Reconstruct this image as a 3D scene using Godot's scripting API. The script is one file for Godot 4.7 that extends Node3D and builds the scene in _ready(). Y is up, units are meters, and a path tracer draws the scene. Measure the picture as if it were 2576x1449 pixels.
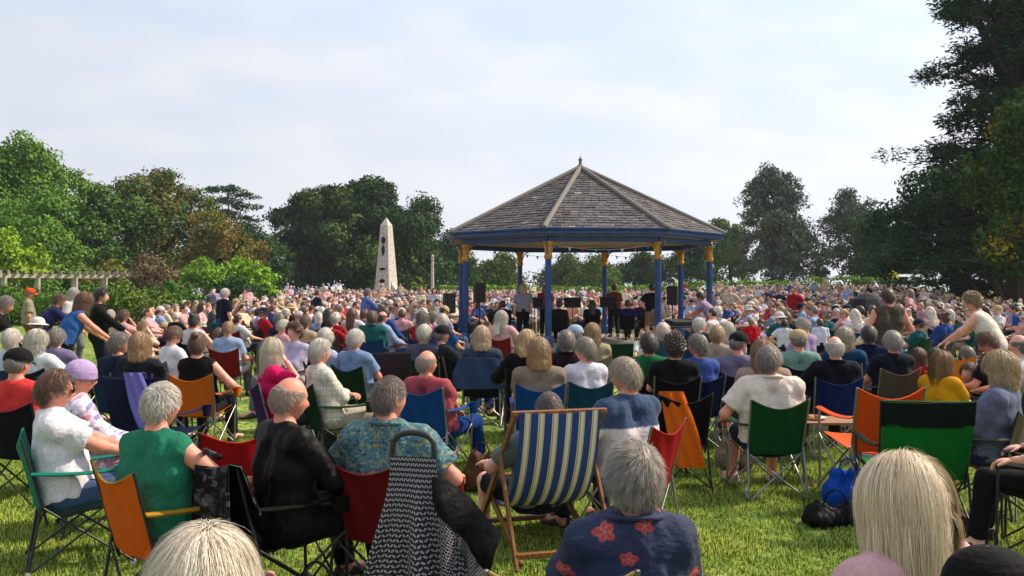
extends Node3D
# Park concert: bandstand, obelisk, trees and a seated crowd.
const F := 2231.0      # focal length in pixels of a 2576 x 1449 view of the photograph
const CX := 1288.0
const CY := 724.5
const EYE := 1.7
var rng := RandomNumberGenerator.new()
var used := {}
var mats := {}
var noise := FastNoiseLite.new()

# ------------------------------------------------------------------ small mesh builder
class MB:
	var v := PackedVector3Array()
	var n := PackedVector3Array()
	var c := PackedColorArray()
	var uv := PackedVector2Array()
	var ix := PackedInt32Array()
	var col := Color.WHITE
	func p(a: Vector3, nn: Vector3, t := Vector2.ZERO) -> int:
		v.append(a); n.append(nn); c.append(col); uv.append(t)
		return v.size() - 1
	func tri(a: int, b: int, d: int) -> void:
		ix.append(a); ix.append(b); ix.append(d)
	func quad(a: int, b: int, d: int, e: int) -> void:
		tri(a, b, d); tri(a, d, e)
	func tube(pts: Array, rad: Array, sides := 8, flat := 1.0) -> void:
		var m := pts.size()
		var up := Vector3.UP
		var d0: Vector3 = (pts[1] - pts[0]).normalized()
		if absf(d0.dot(up)) > 0.9: up = Vector3.RIGHT
		var s := d0.cross(up).normalized()
		var rows := []
		for i in m:
			var d: Vector3 = (pts[mini(i + 1, m - 1)] - pts[maxi(i - 1, 0)]).normalized()
			s = (s - d * s.dot(d)).normalized()
			var t := d.cross(s)
			var r: float = rad[mini(i, rad.size() - 1)]
			var row := []
			for k in sides:
				var a := TAU * k / sides
				var nn := s * cos(a) + t * sin(a)
				row.append(p(pts[i] + s * cos(a) * r + t * sin(a) * r * flat, nn, Vector2(float(k) / sides, float(i))))
			rows.append(row)
		for i in m - 1:
			for k in sides:
				var k2 := (k + 1) % sides
				quad(rows[i][k], rows[i][k2], rows[i + 1][k2], rows[i + 1][k])
		for e in [0, m - 1]:
			var dd: Vector3 = (pts[1] - pts[0]).normalized() * -1.0 if e == 0 else (pts[m - 1] - pts[m - 2]).normalized()
			var cc := p(pts[e], dd)
			for k in sides:
				tri(cc, rows[e][k], rows[e][(k + 1) % sides])
	func box(at: Vector3, size: Vector3, b := Basis.IDENTITY, bev := 0.0) -> void:
		var h := size * 0.5
		var e := minf(bev, minf(h.x, minf(h.y, h.z)) * 0.45)
		var id := {}
		for x in [-1, 1]:
			for y in [-1, 1]:
				for z in [-1, 1]:
					var sg := Vector3(x, y, z)
					for ax in 3:
						var q := Vector3(x * (h.x - (0.0 if ax == 0 else e)), y * (h.y - (0.0 if ax == 1 else e)), z * (h.z - (0.0 if ax == 2 else e)))
						var nn := Vector3.ZERO
						nn[ax] = sg[ax]
						var a2 := (ax + 1) % 3
						var a3 := (ax + 2) % 3
						id[Vector4i(x, y, z, ax)] = p(at + b * q, b * nn, Vector2(q[a2] + 0.5, q[a3] + 0.5))
		for ax in 3:
			var a2 := (ax + 1) % 3
			var a3 := (ax + 2) % 3
			for s in [-1, 1]:
				var r := []
				for o in [[-1, -1], [1, -1], [1, 1], [-1, 1]]:
					var k := Vector3i.ZERO
					k[ax] = s; k[a2] = o[0]; k[a3] = o[1]
					r.append(id[Vector4i(k.x, k.y, k.z, ax)])
				quad(r[0], r[1], r[2], r[3])
		if e > 0.0:
			for ax in 3:   # edges that run along ax join faces a2 and a3
				var a2 := (ax + 1) % 3
				var a3 := (ax + 2) % 3
				for s in [-1, 1]:
					for t in [-1, 1]:
						var k := Vector3i.ZERO
						k[a2] = s; k[a3] = t
						k[ax] = -1
						var k2 := k
						k2[ax] = 1
						quad(id[Vector4i(k.x, k.y, k.z, a2)], id[Vector4i(k2.x, k2.y, k2.z, a2)], id[Vector4i(k2.x, k2.y, k2.z, a3)], id[Vector4i(k.x, k.y, k.z, a3)])
			for x in [-1, 1]:
				for y in [-1, 1]:
					for z in [-1, 1]:
						tri(id[Vector4i(x, y, z, 0)], id[Vector4i(x, y, z, 1)], id[Vector4i(x, y, z, 2)])
	func bar(a: Vector3, b: Vector3, w: float, t: float, bev := 0.004) -> void:
		var d := (b - a)
		var z := d.normalized()
		var up := Vector3.UP if absf(z.y) < 0.95 else Vector3.FORWARD
		var x := up.cross(z).normalized()
		box((a + b) * 0.5, Vector3(w, t, d.length()), Basis(x, z.cross(x), z), bev)
	func blob(xf: Transform3D, nu := 12, nv := 8) -> void:
		var nb := xf.basis.inverse().transposed()
		var rows := []
		for j in nv + 1:
			var th := PI * j / nv
			var row := []
			for i in nu:
				var ph := TAU * i / nu
				var d := Vector3(sin(th) * cos(ph), cos(th), sin(th) * sin(ph))
				row.append(p(xf * d, (nb * d).normalized(), Vector2(float(i) / nu, float(j) / nv)))
			rows.append(row)
		for j in nv:
			for i in nu:
				var i2 := (i + 1) % nu
				quad(rows[j][i], rows[j][i2], rows[j + 1][i2], rows[j + 1][i])
	func lathe(prof: Array, sides: int, at := Vector3.ZERO, turn := 0.0) -> void:
		# prof: [radius, height] pairs; faceted round, every ring step flat
		for i in prof.size() - 1:
			var a: Array = prof[i]
			var b: Array = prof[i + 1]
			var sl := Vector2(b[1] - a[1], -(b[0] - a[0])).normalized()
			for k in sides:
				var t0 := turn + TAU * k / sides
				var t1 := turn + TAU * (k + 1) / sides
				var q := []
				for w in [[a, t0], [a, t1], [b, t1], [b, t0]]:
					var dirn: float = w[1] if sides > 10 else (t0 + t1) * 0.5
					q.append(p(at + Vector3(sin(w[1]) * w[0][0], w[0][1], cos(w[1]) * w[0][0]), Vector3(sin(dirn) * sl.x, sl.y, cos(dirn) * sl.x), Vector2(w[1] / TAU, w[0][1])))
				quad(q[0], q[1], q[2], q[3])
	func sheet(f: Callable, nu: int, nv: int, thick: float) -> void:
		var pt := []
		for j in nv + 1:
			for i in nu + 1:
				pt.append(f.call(float(i) / nu, float(j) / nv))
		var w := nu + 1
		var ids := [[], []]
		for side in 2:
			var sg := 1.0 if side == 0 else -1.0
			for j in nv + 1:
				for i in nu + 1:
					var dx: Vector3 = pt[j * w + mini(i + 1, nu)] - pt[j * w + maxi(i - 1, 0)]
					var dy: Vector3 = pt[mini(j + 1, nv) * w + i] - pt[maxi(j - 1, 0) * w + i]
					var nn := dx.cross(dy).normalized() * sg
					ids[side].append(p(pt[j * w + i] + nn * thick * 0.5, nn, Vector2(float(i) / nu, float(j) / nv)))
			for j in nv:
				for i in nu:
					var a := j * w + i
					quad(ids[side][a], ids[side][a + 1], ids[side][a + w + 1], ids[side][a + w])
		var rim := []
		for i in nu: rim.append(i)
		for j in nv: rim.append(j * w + nu)
		for i in nu: rim.append(nv * w + nu - i)
		for j in nv: rim.append((nv - j) * w)
		for k in rim.size():
			var a: int = rim[k]
			var b: int = rim[(k + 1) % rim.size()]
			quad(ids[0][a], ids[0][b], ids[1][b], ids[1][a])
	func mesh() -> ArrayMesh:
		var a := []
		for i in range(0, ix.size(), 3):     # wind every face to agree with its normals
			var i0 := ix[i]
			var i1 := ix[i + 1]
			var i2 := ix[i + 2]
			var v0 := v[i0]
			if (v[i2] - v0).cross(v[i1] - v0).dot(n[i0] + n[i1] + n[i2]) < 0.0:
				ix[i + 1] = i2
				ix[i + 2] = i1
		a.resize(Mesh.ARRAY_MAX)
		a[Mesh.ARRAY_VERTEX] = v
		a[Mesh.ARRAY_NORMAL] = n
		a[Mesh.ARRAY_COLOR] = c
		a[Mesh.ARRAY_TEX_UV] = uv
		a[Mesh.ARRAY_INDEX] = ix
		var m := ArrayMesh.new()
		m.add_surface_from_arrays(Mesh.PRIMITIVE_TRIANGLES, a)
		return m

# ------------------------------------------------------------------ smooth union of tapered capsules, meshed as surface nets
# bones: [a, b, ra, rb, flat] where flat 1 cuts the end at b square, 2 the end at a, 3 both
func nets(mb: MB, bones: Array, cell: float, k: float, amp := 0.0, freq := 9.0, seed_at := Vector3.ZERO) -> void:
	var lo := Vector3(1e9, 1e9, 1e9)
	var hi := -lo
	var nbn := bones.size()
	var A := PackedVector3Array()
	var D := PackedVector3Array()
	var I := PackedFloat32Array()
	var L := PackedFloat32Array()
	var R := PackedFloat32Array()
	var S := PackedFloat32Array()
	var FL := PackedInt32Array()
	for b in bones:
		var a: Vector3 = b[0]
		var e: Vector3 = b[1]
		var rr: float = maxf(b[2], b[3]) + cell * 2.5 + amp
		lo = lo.min(a.min(e) - Vector3.ONE * rr)
		hi = hi.max(a.max(e) + Vector3.ONE * rr)
		A.append(a); D.append(e - a)
		var l2 := maxf((e - a).length_squared(), 1e-8)
		I.append(1.0 / l2); L.append(sqrt(l2)); R.append(b[2]); S.append(b[3] - b[2])
		FL.append(b[4] if b.size() > 4 else 0)
	var bx := int(ceil((hi.x - lo.x) / cell / 4.0))
	var by := int(ceil((hi.y - lo.y) / cell / 4.0))
	var bz := int(ceil((hi.z - lo.z) / cell / 4.0))
	var nx := bx * 4
	var ny := by * 4
	var nz := bz * 4
	var g := PackedFloat32Array()
	g.resize(nx * ny * nz)
	g.fill(1.0)
	var live := PackedInt32Array()
	var hd := cell * 1.5 * 1.7321
	var act := PackedInt32Array()
	for z in bz:
		for y in by:
			for x in bx:
				var cc := lo + Vector3(x * 4 + 1.5, y * 4 + 1.5, z * 4 + 1.5) * cell
				act.clear()
				var near := 1e9
				for i in nbn:
					var q := cc - A[i]
					var dv := D[i]
					var t := clampf(q.dot(dv) * I[i], 0.0, 1.0)
					var d := (q - dv * t).length() - R[i] - S[i] * t
					if d < hd + k + amp: act.append(i)
					if d < near: near = d
				if near > hd + cell * 2.0 + amp + k: continue
				if near < -(hd + cell * 2.0 + amp):
					var cut := false
					for i in act:
						if FL[i] != 0: cut = true
					if not cut:
						for pz in 4:
							for py in 4:
								for px in 4:
									g[(x * 4 + px) + nx * ((y * 4 + py) + ny * (z * 4 + pz))] = -1.0
						continue
				live.append(x + bx * (y + by * z))
				for pz in 4:
					for py in 4:
						var o := (x * 4) + nx * ((y * 4 + py) + ny * (z * 4 + pz))
						for px in 4:
							var pp := lo + Vector3(x * 4 + px, y * 4 + py, z * 4 + pz) * cell
							var f := 1.0
							for i in act:
								var q := pp - A[i]
								var dv := D[i]
								var tu := q.dot(dv) * I[i]
								var t := clampf(tu, 0.0, 1.0)
								var d := (q - dv * t).length() - R[i] - S[i] * t
								var fl := FL[i]
								if fl != 0:
									if fl & 1: d = maxf(d, (tu - 1.0) * L[i])
									if fl & 2: d = maxf(d, -tu * L[i])
								var h := k - absf(f - d)
								if h > 0.0: f = minf(f, d) - h * h / (4.0 * k)
								elif d < f: f = d
							if amp > 0.0 and absf(f) < 0.06:
								var nq := (pp + seed_at) * freq
								f += amp * (noise.get_noise_3d(nq.x, nq.y * 0.55, nq.z) + 0.35 * (absf(noise.get_noise_3d(nq.x * 1.7 + nq.y * 0.9, nq.y * 0.8, nq.z * 1.7)) - 0.3))
							g[o + px] = f
	var id := PackedInt32Array()
	id.resize(nx * ny * nz)
	id.fill(-1)
	var sy := nx
	var sz := nx * ny
	var off := PackedInt32Array([0, 1, sy, sy + 1, sz, sz + 1, sz + sy, sz + sy + 1])
	var ed := PackedInt32Array([0, 1, 2, 3, 4, 5, 6, 7, 0, 2, 1, 3, 4, 6, 5, 7, 0, 4, 1, 5, 2, 6, 3, 7])
	var cells := PackedInt32Array()
	var first := mb.v.size()
	for l in live:
		var x0 := (l % bx) * 4
		var y0 := ((l / bx) % by) * 4
		var z0 := (l / (bx * by)) * 4
		for pz in 4:
			var z := z0 + pz
			if z >= nz - 1: continue
			for py in 4:
				var y := y0 + py
				if y >= ny - 1: continue
				for px in 4:
					var x := x0 + px
					if x >= nx - 1: continue
					var o := x + sy * y + sz * z
					var inside := 0
					for e in 8:
						if g[o + off[e]] < 0.0: inside += 1
					if inside == 0 or inside == 8: continue
					var sum := Vector3.ZERO
					var cnt := 0
					for e in 12:
						var e0 := ed[e * 2]
						var e1 := ed[e * 2 + 1]
						var f0 := g[o + off[e0]]
						var f1 := g[o + off[e1]]
						if (f0 < 0.0) == (f1 < 0.0): continue
						var t := f0 / (f0 - f1)
						sum += Vector3(e0 & 1, (e0 >> 1) & 1, e0 >> 2).lerp(Vector3(e1 & 1, (e1 >> 1) & 1, e1 >> 2), t)
						cnt += 1
					var vv := sum / cnt
					var gr := Vector3(g[o + 1] + g[o + 1 + sy] + g[o + 1 + sz] + g[o + 1 + sy + sz] - g[o] - g[o + sy] - g[o + sz] - g[o + sy + sz],
						g[o + sy] + g[o + 1 + sy] + g[o + sy + sz] + g[o + 1 + sy + sz] - g[o] - g[o + 1] - g[o + sz] - g[o + 1 + sz],
						g[o + sz] + g[o + 1 + sz] + g[o + sy + sz] + g[o + 1 + sy + sz] - g[o] - g[o + 1] - g[o + sy] - g[o + 1 + sy])
					id[o] = mb.p(lo + (Vector3(x, y, z) + vv) * cell, gr.normalized())
					cells.append(o)
	for o in cells:
		var f0 := g[o]
		for ax in 3:
			var st := 1 if ax == 0 else (sy if ax == 1 else sz)
			var s1 := sy if ax == 0 else (sz if ax == 1 else 1)
			var s2 := sz if ax == 0 else (1 if ax == 1 else sy)
			var f1 := g[o + st]
			if (f0 < 0.0) == (f1 < 0.0): continue
			if o - s1 - s2 < 0: continue
			var a := id[o]
			var b := id[o - s1]
			var c := id[o - s1 - s2]
			var d := id[o - s2]
			if b < 0 or c < 0 or d < 0: continue
			if f0 < 0.0: mb.quad(a, d, c, b)
			else: mb.quad(a, b, c, d)

# ------------------------------------------------------------------ naming, tagging
func numbered(called: String) -> String:
	if not used.has(called):
		used[called] = 0
		return called
	used[called] += 1
	return "%s_%03d" % [called, used[called]]
func tag(o: Node3D, label: String, category: String, group := "") -> Node3D:
	o.set_meta("label", label)
	o.set_meta("category", category)
	if group: o.set_meta("group", group)
	return o
func thing(called: String, label: String, category: String, at: Vector3, turn := 0.0, group := "") -> Node3D:
	var o := Node3D.new()
	o.name = numbered(called)
	add_child(o)
	o.position = at
	o.rotation.y = turn
	return tag(o, label, category, group)
func part(parent: Node3D, called: String, m: Mesh, ma: Material) -> MeshInstance3D:
	var o := MeshInstance3D.new()
	o.name = called
	o.mesh = m
	o.material_override = ma
	parent.add_child(o, true)
	return o
func structure(called: String, m: Mesh, ma: Material) -> MeshInstance3D:
	var o := MeshInstance3D.new()
	o.name = numbered(called)
	o.mesh = m
	o.material_override = ma
	add_child(o)
	o.set_meta("kind", "structure")
	return o

# ------------------------------------------------------------------ materials (colours are given as they look in even light, sRGB)
func mat(key: String, col: Color, rough := 0.8, metal := 0.0) -> StandardMaterial3D:
	if mats.has(key): return mats[key]
	var m := StandardMaterial3D.new()
	m.albedo_color = col
	m.roughness = rough
	m.metallic = metal
	mats[key] = m
	return m
var weave: Texture2D
var blotch: Texture2D
var crumple: Texture2D
func noise_tex(sd: int, fq: float, size: int, normal: bool, lo := Color(0.82, 0.82, 0.82), hi := Color.WHITE, bump := 4.0, oct := 4) -> Texture2D:
	var t := NoiseTexture2D.new()
	var f := FastNoiseLite.new()
	f.seed = sd
	f.frequency = fq
	f.noise_type = FastNoiseLite.TYPE_SIMPLEX_SMOOTH
	f.fractal_octaves = oct
	t.noise = f
	t.width = size
	t.height = size
	t.seamless = true
	t.as_normal_map = normal
	t.bump_strength = bump
	if not normal:
		var gr := Gradient.new()
		gr.set_color(0, lo)
		gr.set_color(1, hi)
		gr.set_offset(0, 0.25)
		gr.set_offset(1, 0.75)
		t.color_ramp = gr
	return t
func cloth(col: Color, tex: Texture2D = null, scale := 1.0, rough := 0.85) -> StandardMaterial3D:
	var key := "cloth%s%s%s" % [col.to_html(), tex.get_rid().get_id() if tex else 0, rough]
	if mats.has(key): return mats[key]
	var m := StandardMaterial3D.new()
	m.albedo_color = col
	m.roughness = rough
	m.uv1_triplanar = true
	m.uv1_scale = Vector3.ONE * scale
	m.albedo_texture = tex if tex else weave
	m.metallic_specular = 0.25
	m.normal_enabled = true
	m.normal_texture = crumple
	m.normal_scale = 0.6
	if rough > 0.7:
		m.rim_enabled = true
		m.rim = 0.25
		m.rim_tint = 0.6
	mats[key] = m
	return m
func printed(tex: Texture2D, rough := 0.85) -> StandardMaterial3D:
	var m := StandardMaterial3D.new()
	m.albedo_texture = tex
	m.roughness = rough
	m.normal_enabled = true
	m.normal_texture = crumple
	m.normal_scale = 0.6
	return m
func skin(col: Color) -> StandardMaterial3D:
	var key := "skin" + col.to_html()
	if mats.has(key): return mats[key]
	var m := StandardMaterial3D.new()
	m.albedo_color = col
	m.vertex_color_use_as_albedo = true
	m.roughness = 0.55
	m.uv1_triplanar = true
	m.uv1_scale = Vector3.ONE * 3.0
	m.albedo_texture = blotch
	m.subsurf_scatter_enabled = true
	m.subsurf_scatter_strength = 0.08
	mats[key] = m
	return m
func hairmat(col: Color) -> StandardMaterial3D:
	var key := "hair" + col.to_html()
	if mats.has(key): return mats[key]
	var m := StandardMaterial3D.new()
	m.albedo_color = col
	m.vertex_color_use_as_albedo = true
	m.roughness = 0.5
	mats[key] = m
	return m
func ground_y(x: float, z: float) -> float:
	var d := -z
	var h := 0.0
	var r := Vector2(x + 10.5, z + 76.0).length()
	h += 0.35 * (1.0 - smoothstep(6.0, 34.0, r))
	h += 0.75 * smoothstep(34.0, 72.0, d) * smoothstep(6.0, 20.0, x)
	return h
func px(u: float, d: float) -> float:
	return (u - CX) / F * d
func on_ground(u: float, d: float) -> Vector3:
	var x := px(u, d)
	return Vector3(x, ground_y(x, -d), -d)

# ------------------------------------------------------------------ the scene
func _ready() -> void:
	rng.seed = 20240
	noise.noise_type = FastNoiseLite.TYPE_SIMPLEX_SMOOTH
	noise.seed = 5
	noise.frequency = 1.0
	noise.fractal_octaves = 2
	var cam := Camera3D.new()
	cam.name = "camera"
	cam.fov = rad_to_deg(2.0 * atan(CY / F))
	cam.near = 0.05
	cam.far = 900.0
	cam.position = Vector3(0, EYE, 0)
	add_child(cam)
	cam.make_current()
	var we := WorldEnvironment.new()
	we.name = "world_environment"
	var env := Environment.new()
	env.background_mode = Environment.BG_SKY
	var sky := Sky.new()
	var sm := PanoramaSkyMaterial.new()
	sm.panorama = sky_picture()
	sky.sky_material = sm
	env.sky = sky
	env.background_energy_multiplier = 1.03
	env.tonemap_mode = Environment.TONE_MAPPER_LINEAR
	env.tonemap_exposure = 1.37
	env.sdfgi_enabled = true
	env.ssao_enabled = true
	env.ssil_enabled = true
	env.fog_enabled = true
	env.fog_density = 0.0003
	env.fog_light_color = Color(0.86, 0.89, 0.95)
	we.environment = env
	add_child(we)
	var sun := DirectionalLight3D.new()
	sun.name = "sun"
	sun.light_color = Color(1.0, 0.93, 0.82)
	sun.light_energy = 1.42
	sun.light_angular_distance = 2.5
	sun.shadow_enabled = true
	add_child(sun)
	sun.look_at_from_position(Vector3(72, 74, -22), Vector3.ZERO)
	weave = noise_tex(3, 0.16, 256, false, Color(0.91, 0.91, 0.91), Color.WHITE)
	blotch = noise_tex(9, 0.02, 256, false, Color(0.96, 0.86, 0.82), Color.WHITE)
	crumple = noise_tex(11, 0.016, 512, true, Color.BLACK, Color.WHITE, 9.0, 5)
	var t0 := Time.get_ticks_msec()
	build_ground()
	build_bandstand()
	build_monument()
	build_pergola()
	build_trees()
	build_far_things()
	print("setting ", Time.get_ticks_msec() - t0)
	build_chairs()
	build_people()
	build_small_things()
	print("all ", Time.get_ticks_msec() - t0)

func sky_picture() -> ImageTexture:
	# thin high haze with soft streaks, whiter towards the sun's side and the horizon
	var w := 1024
	var h := 512
	var im := Image.create(w, h, false, Image.FORMAT_RGBF)
	var nz := FastNoiseLite.new()
	nz.seed = 77
	nz.frequency = 1.0
	nz.fractal_octaves = 5
	nz.noise_type = FastNoiseLite.TYPE_SIMPLEX_SMOOTH
	var to_sun := Vector3(72, 74, -22).normalized()
	for j in h:
		var up := (0.5 - (j + 0.5) / h) * PI
		for i in w:
			var az := (i + 0.5) / w * TAU
			var d := Vector3(sin(az) * cos(up), sin(up), -cos(az) * cos(up))
			var e := maxf(d.y, 0.0)
			var s := d.dot(to_sun) * 0.5 + 0.5
			var q := d / (0.25 + absf(d.y))      # cloud sheet seen in perspective
			var cl := nz.get_noise_3d(q.x * 0.9 + q.z * 0.4, q.y * 0.5, q.z * 1.5) + 0.45 * nz.get_noise_3d(q.x * 2.2 + q.z * 1.6 + 9.0, 3.0, q.z * 3.4 - q.x)
			var veil := smoothstep(-0.5, 0.55, cl)
			var blue := Color(0.49, 0.575, 0.70).lerp(Color(0.635, 0.65, 0.705), 1.0 - smoothstep(0.0, 0.3, e))
			var white := Color(0.655, 0.67, 0.715)
			var c := blue.lerp(white, 0.12 + 0.88 * veil)
			c = c * (0.78 + 0.62 * pow(s, 2.5))
			im.set_pixel(i, j, c)
	return ImageTexture.create_from_image(im)

func build_ground() -> void:
	var mb := MB.new()
	var n := 150
	for j in n + 1:
		var d := -25.0 + 300.0 * pow(float(j) / n, 1.6) if j > 0 else -25.0
		for i in n + 1:
			var x := (float(i) / n - 0.5) * 360.0
			x = x * absf(float(i) / n - 0.5) * 2.0 * 0.75 + x * 0.25
			mb.p(Vector3(x, ground_y(x, -d), -d), Vector3.UP, Vector2(x, d))
	for j in n:
		for i in n:
			var a := j * (n + 1) + i
			mb.quad(a, a + 1, a + n + 2, a + n + 1)
	var m := StandardMaterial3D.new()
	m.albedo_color = Color(1, 1, 1)
	m.roughness = 0.95
	m.uv1_triplanar = true
	m.uv1_world_triplanar = true
	m.uv1_scale = Vector3.ONE * 0.21
	var gt: NoiseTexture2D = noise_tex(21, 0.006, 1024, false)
	var gr := Gradient.new()
	gr.offsets = PackedFloat32Array([0.2, 0.42, 0.6, 0.85])
	gr.colors = PackedColorArray([Color(0.30, 0.42, 0.11), Color(0.42, 0.53, 0.16), Color(0.52, 0.59, 0.22), Color(0.62, 0.61, 0.32)])
	gt.color_ramp = gr
	(gt.noise as FastNoiseLite).fractal_octaves = 6
	(gt.noise as FastNoiseLite).fractal_gain = 0.62
	m.albedo_texture = gt
	m.normal_enabled = true
	m.normal_texture = noise_tex(22, 0.06, 512, true, Color.BLACK, Color.WHITE, 14.0)
	var o := structure("lawn", mb.mesh(), m)
	o.set_meta("label", "mown green lawn with pale dry patches")
	# blades in the near, open part of the lawn
	var gm := StandardMaterial3D.new()
	gm.vertex_color_use_as_albedo = true
	gm.roughness = 0.8
	gm.metallic_specular = 0.2
	gm.backlight_enabled = true
	gm.backlight = Color(0.30, 0.36, 0.08)
	var r := RandomNumberGenerator.new()
	r.seed = 4
	var root := Node3D.new()
	root.name = "grass"
	root.set_meta("kind", "stuff")
	root.set_meta("label", "short mown grass blades between the chairs")
	add_child(root)
	for k in 4:
		var gb := MB.new()
		for b in 26:
			var at := Vector3(r.randf_range(-0.07, 0.07), -0.004, r.randf_range(-0.07, 0.07))
			var a := r.randf() * TAU
			var hgt := r.randf_range(0.018, 0.042)
			var side := Vector3(cos(a), 0, sin(a)) * r.randf_range(0.0016, 0.003)
			var bend := Vector3(-sin(a), 0, cos(a)) * hgt * r.randf_range(-0.7, 0.7)
			var dry := r.randf()
			gb.col = Color(0.15, 0.25, 0.035).lerp(Color(0.29, 0.41, 0.085), r.randf())
			if dry > 0.86: gb.col = Color(0.36, 0.31, 0.12)
			var nn := Vector3(-sin(a), 1.5, cos(a)).normalized()
			var i0 := gb.p(at - side, nn)
			var i1 := gb.p(at + side, nn)
			var mid := at + bend * 0.4 + Vector3.UP * hgt * 0.6
			var i2 := gb.p(mid + side * 0.8, nn)
			var i3 := gb.p(mid - side * 0.8, nn)
			var i4 := gb.p(at + bend + Vector3.UP * hgt, nn)
			gb.quad(i0, i1, i2, i3)
			gb.tri(i3, i2, i4)
		var mm := MultiMesh.new()
		mm.transform_format = MultiMesh.TRANSFORM_3D
		mm.use_colors = true
		mm.mesh = gb.mesh()
		var xs := []
		while xs.size() < 5200:
			var d := sqrt(r.randf_range(2.6 * 2.6, 10.5 * 10.5))
			var x := r.randf_range(-0.62, 0.62) * d
			xs.append(Vector3(x, 0, -d))
		mm.instance_count = xs.size()
		for i in xs.size():
			var q: Vector3 = xs[i]
			var pn := noise.get_noise_3d(q.x * 1.3, 0.0, q.z * 1.3)
			mm.set_instance_transform(i, Transform3D(Basis(Vector3.UP, r.randf() * TAU).scaled(Vector3.ONE * (1.0 + 0.3 * pn) * r.randf_range(0.8, 1.2)), q))
			var t := clampf(pn * 0.9 + 0.5, 0, 1)
			mm.set_instance_color(i, Color(0.8, 0.85, 0.8).lerp(Color(1.35, 1.15, 1.1), t))
		var mi := MultiMeshInstance3D.new()
		mi.name = "blades"
		mi.multimesh = mm
		mi.material_override = gm
		root.add_child(mi, true)

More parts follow.
